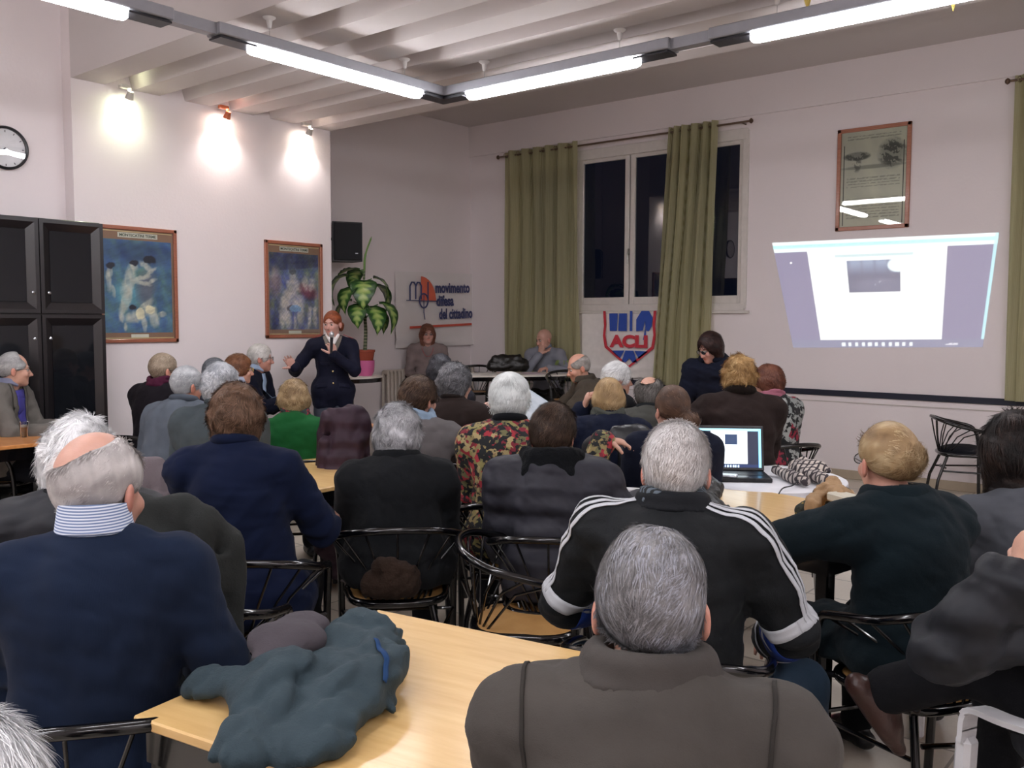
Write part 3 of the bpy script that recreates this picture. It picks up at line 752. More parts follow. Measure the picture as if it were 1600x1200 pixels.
# ribbed part of the ceiling: trapezoid ribs running across the room
ribs = [(3.53, 3.81), (4.05, 4.30), (4.54, 4.79), (5.01, 5.25), (5.45, 5.73), (5.96, 6.18)]
prof = [(3.53, ZC-.002)]
for i, (a, b) in enumerate(ribs):
    prof += [(a+(.0 if i == 0 else .0), 3.54), (b, 3.54)]
    if i < len(ribs)-1: n_ = ribs[i+1][0]; prof += [(b+.035, 3.70), (n_-.05, 3.70)]
prof += [(6.18, ZC-.002)]
m = MB(); P = np.array(prof); n = len(P)
V = np.concatenate([np.c_[np.full(n, -7.499), P], np.c_[np.full(n, XR), P]]); m.add(V, [(i, i+1, n+i+1, n+i) for i in range(n-1)])
struct('trim_1', m, pc, 'white ribbed ceiling beams running towards the poster wall')
m = MB(); bx(m, XL, XR, YB-.022, YB, .84, .90, .004); struct('trim_2', m, plain('#15182a', .45), 'dark chair rail along the back wall')
m = MB(); bx(m, XL, XR, YB-.008, YB, .775, .785); struct('trim_3', m, plain('#b8b0aa', .8), 'thin groove moulding under the chair rail')
bm_ = plain('#a89a86', .55)
m = MB(); bx(m, XL, XR, YB-.018, YB, 0, .09, .004); struct('baseboard_back', m, bm_, 'beige skirting along the back wall')
m = MB(); bx(m, XL, XL+.018, 6.18, YB, 0, .09, .004); bx(m, -7.5, -7.482, 3.55, 6.18, 0, .09); struct('baseboard_left', m, bm_, 'beige skirting along the poster wall and recess')
# window
wr = empty('window_1', ((W0+W1)/2, YB+.05, Z0)); tag(wr, 'wide white casement window, dark night outside', 'window', kind='structure')
off = -np.array(wr.location); fm = plain('#c9c3bd', .45)
def wb(mb, x0, x1, y0, y1, z0, z1, b=.004): return mb.box(np.array([(x0+x1)/2, (y0+y1)/2, (z0+z1)/2])+off, (x1-x0, y1-y0, z1-z0), bev=b)
m = MB(); wb(m, W0, W1, YB-.03, YB+.1, Z1-.1, Z1+.02); wb(m, W0, W1, YB-.03, YB+.1, Z0-.02, Z0+.06); wb(m, W0-.02, W0+.06, YB-.02, YB+.1, Z0, Z1); wb(m, W1-.05, W1+.02, YB-.02, YB+.1, Z0, Z1)
wb(m, W0-.05, W1+.06, YB-.05, YB+.02, Z0-.05, Z0-.02); m.build('window_frame', fm, wr, smooth=False)
panes = [(-7.29, -6.64), (-6.52, -5.92), (-5.78, -5.18), (-5.06, -4.46)]
for i, (a, b) in enumerate(panes):
    m = MB(); y0, y1 = YB+.01, YB+.055; e_ = .062
    wb(m, a-e_, a, y0, y1, 1.80, 3.58); wb(m, b, b+e_, y0, y1, 1.80, 3.58); wb(m, a, b, y0, y1, 1.80, 1.885); wb(m, a, b, y0, y1, 3.52, 3.58)
    sash = m.build('sash', fm, wr, smooth=False)
    pane('pane', np.array([(a+b)/2, YB+.032, 2.705])+off, b-a, 1.65, glass('#c0c8d4', 1.2), sash)
m = MB(); wb(m, -5.862, -5.838, YB-.012, YB+.01, 2.38, 2.46); m.tube([np.array([-5.85, YB-.02, 2.42])+off, np.array([-5.85, YB-.03, 2.36])+off, np.array([-5.85, YB-.028, 2.28])+off], .009, 8)
m.build('handle', plain('#8d8a84', .3, .8), wr)
# curtain rods and curtains
def rod(x0, x1, z, label):
    r = empty('curtain_rod', ((x0+x1)/2, YB-.13, z), 0, label, 'curtain rod'); h = (x1-x0)/2
    MB().tube([(-h, 0, 0), (h, 0, 0)], .011, 10).build('pole', plain('#6d5a4c', .35, .6), r)
    for q in (-1, 1):
        MB().lathe([(.001, -.03), (.02, -.015), (.024, 0), (.02, .015), (.001, .03)], (q*h, 0, 0), 14).build('finial', plain('#5a4638', .35, .5), r)
        MB().tube([(q*(h-.12), 0, 0), (q*(h-.12), .13, 0)], .008, 8).build('bracket', plain('#6d5a4c', .35, .6), r)
rod(-7.78, -4.27, 3.72, 'long thin bronze curtain rod over the window'); rod(-1.84, -.2, 3.74, 'curtain rod at the right edge above the projection wall')
s = N('sheer'); df = s.n('ShaderNodeBsdfDiffuse'); tl = s.n('ShaderNodeBsdfTranslucent'); tr = s.n('ShaderNodeBsdfTransparent')
tr.inputs[0].default_value = srgb('#d2d6b4')
wv = s.n('ShaderNodeTexWave', bands_direction='X'); wv.inputs['Scale'].default_value = 40; wv.inputs['Distortion'].default_value = 1; s.l(s.coord(), wv.inputs['Vector'])
cc = s.mix(wv.outputs['Fac'], '#b3ae88', '#c8c3a2'); s.l(cc, df.inputs[0]); s.l(cc, tl.inputs[0])
a1 = s.n('ShaderNodeMixShader', i_Fac=.4); s.l(df.outputs[0], a1.inputs[1]); s.l(tl.outputs[0], a1.inputs[2])
a2 = s.n('ShaderNodeMixShader', i_Fac=.2); s.l(a1.outputs[0], a2.inputs[1]); s.l(tr.outputs[0], a2.inputs[2]); s.l(a2.outputs[0], s.out.inputs['Surface']); sheer = s.m
def curtain(x0, x1, b0, b1, z0, z1, folds, amp, label, seed=0):
    rs = np.random.RandomState(seed); nu, nv = folds*14, 46; u = np.linspace(0, 1, nu); v = np.linspace(0, 1, nv); U, Vv = np.meshgrid(u, v)
    X = (x0+(x1-x0)*U)*(1-Vv)+(b0+(b1-b0)*U)*Vv; ph = folds*2*math.pi*(U+.018*np.sin(9*U+2*seed)+.012*np.sin(5*Vv+3)*np.sin(7*U))
    Yy = YB-.13+amp*np.sin(ph)*(1-.35*Vv)+.012*np.sin(3.3*ph+4*Vv)+.02*Vv*np.sin(2.2*U*6+1); X = X+.012*np.cos(ph*2)+.03*np.sin(4*Vv+seed)*np.sin(math.pi*U)*Vv
    Z = z1-(z1-z0)*Vv; i = np.arange(nu*nv).reshape(nv, nu)
    Q = np.stack([i[:-1, :-1], i[1:, :-1], i[1:, 1:], i[:-1, 1:]], -1).reshape(-1, 4); c = np.array([(x0+x1)/2, YB-.13, z0])
    r = empty('curtain', c, 0, label, 'curtain'); link('cloth', np_mesh('cloth', np.stack([X, Yy, Z], -1).reshape(-1, 3)-c, Q), sheer, r)
    for k in range(folds*2):
        xx = x0+(x1-x0)*(k+.5)/(folds*2); A = np.linspace(0, 2*math.pi, 14, endpoint=False)
        MB().tube(np.stack([np.full(14, xx)-c[0]+.01*np.cos(A), .026*np.cos(A), z1-.045-c[2]+.026*np.sin(A)], 1), .005, 6, closed=True).build('eyelet', plain('#8d8468', .3, .7), r)
curtain(-7.70, -6.50, -7.68, -6.46, .89, 3.775, 6, .05, 'green sheer curtain at the left of the window, hanging behind the bald man', 1)
curtain(-5.25, -4.66, -5.44, -4.74, .87, 3.775, 5, .055, 'green sheer curtain across the middle right of the window, beside the flag', 2)
curtain(-1.79, -.5, -1.77, -.48, .89, 3.79, 7, .05, 'green sheer curtain at the right edge beyond the projected page', 4)
# suspended luminaires
ZL = 3.31
alu = plain('#8f9096', .4, .3); blk = plain('#17171c', .4); lit = glow('#fbfaff', TUBE_POWER)
def luminaire(label, x, y, ang, caps=(1, 1)):
    r = empty('suspended_luminaire', (x, y, ZL), math.radians(ang), label, 'light fixture', 'suspended fluorescent lights') ; h = .76
    MB().box((0, 0, .055), (2*h+.5, .15, .07), bev=.006).build('housing', alu, r, smooth=False)
    m = MB(); n = 24; A = np.linspace(0, 2*math.pi, n, endpoint=False)
    ou = np.stack([np.clip(np.cos(A)*1.4, -1, 1)*.0+np.sign(np.cos(A))*(h-.05)+np.cos(A)*.05, np.sin(A)*.055], 1)
    V = np.concatenate([np.c_[ou, np.full(n, .018)], np.c_[ou*[1, .98], np.full(n, -.018)], np.c_[ou*[.985, .6], np.full(n, -.030)]])
    Q = [(k*n+i, k*n+(i+1) % n, (k+1)*n+(i+1) % n, (k+1)*n+i) for k in range(2) for i in range(n)]; m.add(V, Q); m.G += [np.arange(n)[::-1], np.arange(n)+2*n]
    m.build('diffuser', lit, r)
    for q in (-1, 1):
        L = .26; m = MB().box((q*(h+L/2-.02), 0, .006), (L, .125, .012)); m.box((q*(h+L-.03), 0, .055), (.012, .085, .085)); m.build('end_cap', blk, r, smooth=False)
        MB().tube([(q*.6, 0, .09), (q*.6, 0, 3.54-ZL)], .0018, 5).build('wire', plain('#9a9894', .4), r)
        MB().lathe([(.001, -.075), (.012, -.07), (.02, -.02), (.04, -.006), (.042, 0)], (q*.6, 0, 3.54-ZL), 14).build('ceiling_cup', plain('#c8c4c0', .5), r)
for (x, y, a, l) in [(-5.02, 4.25, 90, 'suspended tube light nearest the corner, running away from the poster wall side'),
                     (-5.02, 1.93, 90, 'suspended tube light cut by the top left edge of the photo'),
                     (-4.0, 5.27, 0, 'suspended tube light in the middle of the ceiling, right of the corner joint'),
                     (-1.70, 5.27, 0, 'suspended tube light at the top right of the photo')]: luminaire(l, x, y, a)
for k, (x, y, a) in enumerate([(-5.02, -.40, 90), (.62, 5.27, 0), (1.6, 3.2, 90), (1.6, .9, 90), (1.6, -1.4, 90), (-3.6, -2.2, 0), (-1.3, -2.2, 0), (-1.6, 1.2, 90), (-1.6, -1.0, 90), (-3.3, .2, 90)]): luminaire('suspended tube light out of the picture, '+('left of the viewer, continuing the left run', 'over the right side, continuing the middle run', 'added fill at right wall, farthest from the viewer', 'added fill at right wall, level with the viewer', 'added fill at right wall, behind the viewer', 'added fill across the rear, left one', 'added fill across the rear, right one', 'added fill straight overhead in front of the viewer', 'added fill straight overhead behind the viewer', 'added fill left of overhead, between the long runs')[k], x, y, a)  # first two continue the runs; the others are added to lift general light
c_ = MB(); bx(c_, -5.085, -4.955, 5.20, 5.335, 3.305, 3.317); bx(c_, -5.06, -4.98, 5.01, 5.31, 3.33, 3.40); bx(c_, -5.06, -4.76, 5.23, 5.31, 3.33, 3.40); bx(c_, -5.083, -4.957, 5.0, 5.21, 3.304, 3.316); bx(c_, -4.97, -4.77, 5.208, 5.332, 3.304, 3.316)
tag(c_.build('corner_joint', blk, smooth=False), 'black corner joint where the two runs of tube lights meet', 'light fixture joint')
for x, y, a, L in ((-5.02, 3.09, 90, .45), (-2.86, 5.27, 0, .5)):
    e_ = MB().box((0, 0, 0), (L, .074, .068)).build('connecting_rail', alu, smooth=False); e_.location = (x, y, ZL+.055); e_.rotation_euler = (0, 0, math.radians(a))
    tag(e_, 'grey rail joining two tube lights ' + ('at the upper left' if a else 'at the upper right'), 'light rail')
# wall spots over the posters
for i, (y, c, pwr, l) in enumerate([(3.96, (.95, 1., .72), .28, 'small white ceiling spot over the blue poster, giving a greenish glow'), (4.89, (1., .90, .84), 1., 'small orange-housed ceiling spot between the two posters'), (5.82, (1., .93, .90), .9, 'small white ceiling spot above the right-hand poster')]):
    r = empty('wall_spot', (-7.36, y, 3.52 if i else 3.52), 0, l, 'spotlight'); d_ = plain('#b8603a', .4) if i == 1 else plain('#b9b4ae', .4)
    MB().box((0, -.05, .0), (.05, .09, .03), bev=.006).build('base', d_, r, smooth=False)
    MB().tube([(0, 0, -.005), (-.01, 0, -.04)], .006, 8).build('arm', d_, r)
    m = MB().tube([(.004, 0, -.03), (-.028, 0, -.085)], [.022, .034], 16, caps=False); m.build('lamp_head', d_, r)
    MB().tube([(-.022, 0, -.074), (-.025, 0, -.079)], [.03, .03], 14).build('bulb', glow('#fff2e2' if i else '#f4ffd8', 60), r)
    ld = bpy.data.lights.new('spot_beam', 'SPOT'); ld.energy = SPOT_POWER*pwr; ld.color = c; ld.spot_size = math.radians(105); ld.spot_blend = .75; ld.shadow_soft_size = .025
    lo_ = bpy.data.objects.new('spot_beam', ld); COL.objects.link(lo_); lo_.parent = r; lo_.location = (-.030, 0, -.09); lo_.rotation_euler = Vector((-.28, 0, -1)).to_track_quat('-Z', 'Y').to_euler()
# hanging yellow paper points at the top right
for px, l in ((1262, 'yellow paper point hanging at the top edge, left of the other'), (1490, 'yellow paper point hanging at the top right edge')):
    p = on(px, -5, 2, 3.5); r = empty('paper_ornament', p, 0, l, 'ornament')
    MB().lathe([(.03, .03), (.022, -.01), (.001, -.085)], (0, 0, 0), 8).build('point', plain('#e2c765', .6), r); MB().tube([(0, 0, .03), (0, 0, 3.54-p[2])] if p[1] < 6.18 else [(0, 0, .03), (0, 0, ZC-p[2])], .0015, 5).build('string', plain('#b0a890', .6), r)
# clock
r = empty('wall_clock', (-7.645, 3.07, 2.93), 0, 'round black-rimmed wall clock on the white wall above the cabinet', 'clock')
RX = rot('Y', 90)
def disc(mb, prof, n=40): mb.lathe(prof, (0, 0, 0), n); mb.V[-1] = mb.V[-1]@RX.T; return mb
disc(MB(), [(.165, 0), (.168, .03), (.158, .038), (.148, .034), (.148, .012)]).build('rim', plain('#16161a', .35), r)
disc(MB(), [(.0001, .012), (.15, .012)]).build('dial', plain('#d8d8da', .5), r)
m = MB(); m.box((.0145, 0, 0), (.003, .003, .003))
for k in range(12): a = k*math.pi/6; m.box((.0135, .13*math.sin(a), .13*math.cos(a)), (.002, .006, .016), rot('X', -k*30))
m.build('hour_mark', plain('#33333a', .5), r, smooth=False)
for L, w_, a in ((.06, .014, 205), (.085, .009, 228)): MB().box((.016, -math.sin(math.radians(a))*L/2*-1, math.cos(math.radians(a))*L/2), (.002, w_, L), rot('X', -a)).build('hand', plain('#4a4c58', .5), r, smooth=False)
disc(MB(), [(.0001, .031), (.15, .030)]).build('clock_glass', glass('#ffffff', 1.4), r)
# framed posters on the partition
def P2(U, V, cx, cy, rx, ry, ang=0.):
    rx, ry = rx*1.28+.004, ry*1.22+.004
    a = math.radians(ang); x, y = U-cx, V-cy; return ((x*math.cos(a)+y*math.sin(a))/rx)**2+((-x*math.sin(a)+y*math.cos(a))/ry)**2
def blend(C, m, c): return C*(1-m[..., None])+np.array(c)*m[..., None]
def soft(d, s_=.35): return np.clip((1.15-d)/s_, 0, 1)
def nz2(U, V, f, s_): return vnoise([U, V, 0*U+s_*.37], s_, f)
def warp(U, V, s_): return U+.018*nz2(U, V, 4, s_)+.006*nz2(U, V, 13, s_+1), V+.014*nz2(U, V, 4, s_+2)+.005*nz2(U, V, 13, s_+3)
def poster_blue(U, V):
    U0, V0 = U, V; U, V = warp(U, V, 20)
    n = nz2(U, V, 3., 3); C = np.stack([.33+.08*n, .49+.09*n, .60+.09*nz2(U, V, 5, 9)], -1)
    C = blend(C, soft(P2(U, V, .35, .42, .22, .12), 1.)*.7, (.42, .68, .76)); C = blend(C, soft(P2(U, V, .5, .86, .5, .12), 1.)*.6, (.13, .22, .38)); C = blend(C, soft(P2(U, V, .62, .5, .12, .2, -15), 1.)*.7, (.42, .40, .46))
    b = (.80, .80, .74)
    for e in [(.36, .56, .075, .17, -22), (.30, .33, .05, .19, -28), (.24, .17, .035, .05, 0), (.45, .72, .05, .035, 0), (.55, .60, .12, .022, 12), (.66, .66, .10, .02, 30), (.55, .54, .12, .02, -8), (.70, .57, .06, .018, 20), (.62, .73, .09, .03, -25), (.08, .66, .04, .06, 0), (.06, .56, .03, .10, 8), (.12, .45, .02, .06, 10),
              (.42, .17, .11, .05, 8), (.53, .2, .05, .05, 0), (.66, .24, .08, .06, 0), (.72, .14, .06, .07, -20), (.57, .09, .03, .08, 5), (.30, .06, .03, .05, 0), (.84, .2, .05, .03, 0), (.60, .31, .10, .03, 30)]: C = blend(C, soft(P2(U+.008*n, V, *e), .75)*(.72+.2*nz2(U, V, 8, 31)), b)
    for e in [(.44, .755, .045, .02, 0), (.66, .80, .07, .03, 0), (.40, .27, .04, .022, 0), (.1, .72, .05, .025, 0)]: C = blend(C, soft(P2(U, V, *e), .4), (.12, .14, .2))
    for e in [(.51, .21, .045, .045, 0), (.66, .25, .045, .04, 0)]: C = blend(C, soft(P2(U, V, *e), .3), (.9, .88, .76))
    return C*(1+.09*nz2(U, V, 16, 4))[..., None]
def poster_white(U, V):
    U, V = warp(U, V, 40)
    n = nz2(U, V, 3.5, 7); C = np.stack([.38+.13*n, .42+.13*n, .52+.13*nz2(U, V, 6, 2)], -1)
    C = blend(C, soft(P2(U, V, .5, .9, .6, .13), 1.)*.6, (.17, .21, .33)); C = blend(C, soft(P2(U, V, .12, .62, .10, .18), 1.)*.7, (.62, .52, .56)); C = blend(C, soft(P2(U, V, .78, .5, .18, .08, -15), .9)*.85, (.50, .25, .30))
    b = (.84, .80, .76)
    for e in [(.47, .70, .05, .05, 0), (.48, .60, .11, .07, 0), (.46, .50, .15, .05, 10), (.45, .36, .22, .10, 0), (.30, .36, .07, .20, -20), (.72, .6, .06, .09, 15), (.86, .6, .06, .08, 0), (.35, .15, .06, .13, 10), (.62, .2, .05, .15, 0), (.80, .15, .035, .14, 0), (.93, .15, .035, .12, 0), (.5, .1, .03, .09, 0), (.24, .12, .05, .08, 0), (.83, .27, .04, .03, 0), (.93, .27, .04, .03, 0)]: C = blend(C, soft(P2(U+.01*n, V, *e), .9)*(.68+.25*nz2(U, V, 9, 33)), b)
    for e in [(.46, .76, .05, .03, 0), (.42, .28, .06, .03, 0)]: C = blend(C, soft(P2(U, V, *e), .5)*.7, (.2, .16, .2))
    for e in [(.52, .27, .09, .035, 0)]: C = blend(C, soft(P2(U, V, *e), .4)*.8, (.45, .62, .78))
    return C*(1+.16*nz2(U, V, 14, 5)+.1*nz2(U, V, 26, 15))[..., None]
def framed(label, yc, w, z0, z1, fn, seed):
    r = empty('framed_poster', (-7.5, yc, z0), math.radians(90), label, 'poster', 'framed spa posters'); h = z1-z0; f = .032; fm_ = wood('#8d4f36', '#a8654a', 1.5)
    m = MB()                                       # local: x along the wall, -y out into the room
    for c, d in (((0, -.0125, f/2), (w, .025, f)), ((0, -.0125, h-f/2), (w, .025, f)), ((-w/2+f/2, -.0125, h/2), (f, .025, h)), ((w/2-f/2, -.0125, h/2), (f, .025, h))): m.box(c, d, bev=.004)
    m.build('frame', fm_, r, smooth=False)
    MB().box((0, -.005, h/2), (w-.04, .008, h-.04)).build('border', plain('#8d6f58', .6), r, smooth=False)
    o = link('picture', grid_print(fn, w-.105, h-.20, 110, 150), attrmat(.5), r); o.location = (0, -.0105, .085)
    MB().box((0, -.011, h-.075), (w*.50, .004, .042)).build('title_strip', plain('#c9c9bb', .6), r, smooth=False); MB().box((0, -.011, .058), (w*.22, .004, .028), bev=.0).build('caption_strip', plain('#d8d6c6', .6), r, smooth=False)
    t = link('lettering', text_mesh('MONTECATINI TERME', .033, .0005, 'CENTER', .0006), plain('#3a4a3a', .7), r); t.rotation_euler = (math.radians(90), 0, 0); t.location = (0, -.0142, h-.086)
    m = MB(); m.box((0, -.0118, h-.045), (w-.09, .001, .006)); m.box((0, -.0118, .04), (w-.09, .001, .006)); m.build('gilt_line', plain('#d8c98f', .5), r, smooth=False)
    pane('picture_glass', (0, -.0175, h/2), w-.06, h-.06, glass('#ffffff', .5), r)
framed('framed poster of pale figures on blue, partly hidden by the dark cabinet', 4.06, .72, 1.40, 2.39, poster_blue, 1)
framed('framed poster of pale crowded figures, behind the standing speaker', 5.70, .70, 1.42, 2.375, poster_white, 2)
# framed document over the projection
r = empty('framed_document', (-3.03, YB, 2.515), 0, 'wood-framed engraved document hung high above the projected page', 'framed picture'); w, h, f = .71, 1.01, .038; m = MB()
for c, d in (((0, -.014, f/2), (w, .028, f)), ((0, -.014, h-f/2), (w, .028, f)), ((-w/2+f/2, -.014, h/2), (f, .028, h)), ((w/2-f/2, -.014, h/2), (f, .028, h))): m.box(c, d, bev=.004)
m.build('frame', wood('#9a5f45', '#b0735a', 1.5), r, smooth=False)
def engraving(U, V):
    C = np.stack([.80+.03*nz2(U, V, 2, 3), .80+.03*nz2(U, V, 2, 3), .74+.02*nz2(U, V, 2, 3)], -1); k = (.24, .25, .24)
    ln = (np.sin(V*math.pi*2*34) > .25)*(nz2(U*3, V*12, 5, 6) > -.35)*1.
    txt = ((V > .90) & (V < .97) | (V > .40) & (V < .53) | (V > .08) & (V < .30))*(U > .10)*(U < .90); C = blend(C, ln*txt*.30, k)
    t = nz2(U, V, 15, 8); C = blend(C, soft(P2(U, V, .78, .74, .17, .13), .8)*(.35+.5*(t > 0)), k); C = blend(C, soft(P2(U, V, .25, .74, .16, .035), .5)*(.4+.4*(t > 0)), k)
    C = blend(C, soft(P2(U, V, .25, .66, .05, .07), .6)*(.5*(t > -.2)), k); C = blend(C, soft(P2(U, V, .5, .62, .4, .015), .6)*.35, k)
    return blend(C, (((np.abs(U-.05) < .006) | (np.abs(U-.95) < .006)) & (V > .02) & (V < .86))*1., (.12, .13, .12))
o = link('sheet', grid_print(engraving, w-.07, h-.07, 150, 200), attrmat(.6), r); o.location = (0, -.008, .035)
pane('picture_glass', (0, -.018, h/2), w-.07, h-.07, glass('#fcfcf8', 1.0), r)
# the projected page: a glowing sheet on the wall in place of projector light
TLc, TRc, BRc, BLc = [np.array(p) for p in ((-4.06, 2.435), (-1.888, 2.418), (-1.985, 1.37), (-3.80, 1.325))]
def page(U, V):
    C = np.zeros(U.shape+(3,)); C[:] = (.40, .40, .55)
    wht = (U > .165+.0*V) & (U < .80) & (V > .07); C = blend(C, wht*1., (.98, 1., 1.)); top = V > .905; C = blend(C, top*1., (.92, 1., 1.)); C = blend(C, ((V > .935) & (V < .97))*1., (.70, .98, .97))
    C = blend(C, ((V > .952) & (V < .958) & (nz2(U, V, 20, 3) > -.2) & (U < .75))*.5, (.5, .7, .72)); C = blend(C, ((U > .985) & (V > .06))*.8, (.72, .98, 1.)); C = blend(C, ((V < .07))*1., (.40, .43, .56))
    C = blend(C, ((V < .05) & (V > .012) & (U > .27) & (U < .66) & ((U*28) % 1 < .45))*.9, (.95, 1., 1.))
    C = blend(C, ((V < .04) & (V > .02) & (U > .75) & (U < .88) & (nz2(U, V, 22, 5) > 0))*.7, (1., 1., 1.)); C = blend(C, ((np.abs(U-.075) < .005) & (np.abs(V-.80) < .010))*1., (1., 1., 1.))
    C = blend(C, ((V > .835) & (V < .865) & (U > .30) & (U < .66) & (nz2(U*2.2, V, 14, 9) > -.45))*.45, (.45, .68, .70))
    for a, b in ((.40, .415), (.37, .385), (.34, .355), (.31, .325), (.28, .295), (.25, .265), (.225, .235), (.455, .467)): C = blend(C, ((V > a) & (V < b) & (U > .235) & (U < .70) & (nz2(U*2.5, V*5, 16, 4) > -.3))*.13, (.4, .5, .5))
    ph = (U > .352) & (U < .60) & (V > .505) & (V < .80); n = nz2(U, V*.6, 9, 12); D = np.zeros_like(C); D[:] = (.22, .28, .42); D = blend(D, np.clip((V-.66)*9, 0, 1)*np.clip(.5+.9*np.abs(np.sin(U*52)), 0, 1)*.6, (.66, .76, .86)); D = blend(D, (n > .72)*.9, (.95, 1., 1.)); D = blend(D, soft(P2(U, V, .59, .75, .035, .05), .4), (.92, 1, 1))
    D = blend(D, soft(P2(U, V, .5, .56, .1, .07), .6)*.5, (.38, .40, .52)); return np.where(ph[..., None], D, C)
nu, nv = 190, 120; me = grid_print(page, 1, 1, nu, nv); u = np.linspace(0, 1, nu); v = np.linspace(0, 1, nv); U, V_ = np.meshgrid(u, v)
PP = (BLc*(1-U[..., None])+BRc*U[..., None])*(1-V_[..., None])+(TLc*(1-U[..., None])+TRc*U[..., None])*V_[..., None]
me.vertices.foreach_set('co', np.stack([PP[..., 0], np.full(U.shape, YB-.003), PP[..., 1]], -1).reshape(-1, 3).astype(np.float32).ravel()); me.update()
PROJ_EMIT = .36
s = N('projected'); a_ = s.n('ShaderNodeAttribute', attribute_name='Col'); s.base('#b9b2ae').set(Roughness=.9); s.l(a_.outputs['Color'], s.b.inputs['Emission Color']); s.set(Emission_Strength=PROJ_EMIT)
tag(link('projected_page_glow', me, s.m), 'skewed web page on a glowing sheet, standing for projector light on the white wall', 'projected image')
# hanging banner in the recess
r = empty('banner', (XL+.02, 8.60, 1.25), math.radians(90), 'white translucent banner lettered movimento difesa del cittadino on the recess wall', 'banner')
s = N('banner_cloth'); s.base(s.mix(s.noise(3, 4), '#dcd6d4', '#e6e0de')).set(Roughness=.7); banner_m = s.m
nu, nv = 60, 44; U, V_ = np.meshgrid(np.linspace(0, 1, nu), np.linspace(0, 1, nv)); X = (U-.5)*1.44; Z = V_*.96+.02*U; Yy = -.012-.012*np.sin(U*9+V_*3)-.02*np.exp(-((V_-.12+.1*U)/.06)**2)-.006*vnoise([U, V_, 0*U], 3, 2.)
i = np.arange(nu*nv).reshape(nv, nu); link('cloth', np_mesh('cloth', np.stack([X, Yy, Z], -1).reshape(-1, 3), np.stack([i[:-1, :-1], i[:-1, 1:], i[1:, 1:], i[1:, :-1]], -1).reshape(-1, 4)), banner_m, r)
navy = plain('#3a3f66', .7); yy = -.052
for k, (t_, x, z) in enumerate((('movimento', -.02, .74), ('difesa', .0, .57), ('del cittadino', .05, .40))):
    o = link('lettering', text_mesh(t_, .185, .001, 'LEFT', .007), navy, r); o.rotation_euler = (math.radians(90), math.radians(-1.8), 0); o.location = (x-.02, yy, z-.03); o.scale = (.78 if k < 2 else .70, 1, 1)
o = MB().box((.08, yy, .28), (1.17, .002, .030), rot('Y', -2.)).build('underline', plain('#c4513f', .7), r, smooth=False)
m = MB(); A = np.linspace(0, math.pi/2, 14); m.prism([(0, 0)]+[(math.cos(a)*.27, math.sin(a)*.31) for a in A], -.001, .001, (np.array([[1, 0, 0], [0, 0, 1], [0, -1, 0]]).T, np.array([-.30, yy, .60])))
m.V[-1] = np.array([[p[0], p[1], p[2]] for p in m.V[-1]]); oq = m.build('emblem_quadrant', plain('#d0644a', .7), r, smooth=False)
m = MB(); q3 = lambda L: [(x, yy-.003, z) for x, z in L]
m.tube(q3([(-.50, .60), (-.50, .78), (-.47, .83), (-.43, .83), (-.40, .79), (-.40, .62)]), .010, 6); m.tube(q3([(-.40, .78), (-.37, .83), (-.33, .83), (-.30, .79), (-.30, .62)]), .010, 6)
A = np.linspace(0, 2*math.pi, 24, endpoint=False); m.tube(q3([(-.255+.075*math.cos(a), .60+.09*math.sin(a)) for a in A]), .010, 6, closed=True); m.tube(q3([(-.18, .60), (-.18, .84)]), .010, 6)
m.tube(q3([(-.56, .60), (.0, .60)]), .006, 6); m.tube(q3([(-.255, .70), (-.255, .45), (-.235, .36)]), .006, 6); m.build('emblem_lines', navy, r)
# flag with shield
r = empty('flag', (-5.93, YB-.04, .92), 0, 'white flag with red and blue shield lettered ACLI, hung below the window', 'flag')
nu, nv = 60, 44; U, V_ = np.meshgrid(np.linspace(0, 1, nu), np.linspace(0, 1, nv)); sag = .06*np.sin(math.pi*U)*(1-V_)**2
X = (U-.5)*(1.10+.02*V_); Z = V_*.80-.02*np.sin(U*5)*(1-V_)+.0*sag; Yy = -.010*np.sin(U*13+1+V_*2)*(1-.5*V_)-.012*np.exp(-((V_-.13-.1*(U-.5)**2)/.04)**2)
i = np.arange(nu*nv).reshape(nv, nu); link('cloth', np_mesh('cloth', np.stack([X, Yy, Z], -1).reshape(-1, 3), np.stack([i[:-1, :-1], i[:-1, 1:], i[1:, 1:], i[1:, :-1]], -1).reshape(-1, 4)), plain('#dcd6d2', .85), r)
red = plain('#bf3340', .75); blu = plain('#2b4aa0', .75); MX = (np.array([[1, 0, 0], [0, 0, -1], [0, 1, 0]]), np.array([.14, -.03, 0]))
sh = [(-.40, .80), (-.385, .62), (-.40, .50), (-.37, .36), (0, .12), (.37, .36), (.40, .50), (.385, .62), (.40, .80)]
sh = [(x*.92, z) for x, z in sh]; inn = [(x*.905, .125+(z-.12)*.97+.025) if z < .79 else (x*.905, .80) for x, z in sh]
m = MB()
for k in range(len(sh)-1): m.prism([sh[k], sh[k+1], inn[k+1], inn[k]], 0, .002, MX)
m.build('shield_border', red, r, smooth=False)
for poly in ([(-.27, .56), (-.28, .77), (-.16, .77), (-.17, .56)], [(-.15, .56), (-.14, .77), (-.03, .77), (-.03, .56)], [(.01, .56), (.01, .80), (.045, .80), (.045, .56)], [(.10, .56), (.10, .70), (.17, .80), (.27, .80), (.32, .72), (.31, .62), (.27, .56), (.235, .57), (.215, .68), (.19, .57)],
             [(.195, .46), (.225, .62), (.24, .46)], [(-.25, .325), (-.06, .33), (-.12, .235)], [(.27, .325), (.08, .33), (.14, .235)], [(-.045, .33), (.065, .33), (.12, .19), (.055, .19), (.01, .24), (-.04, .19), (-.10, .19)]):
    MB().prism([(x*1.0, z) for x, z in poly], 0, .002, MX).build('blue_shape', blu, r, smooth=False)
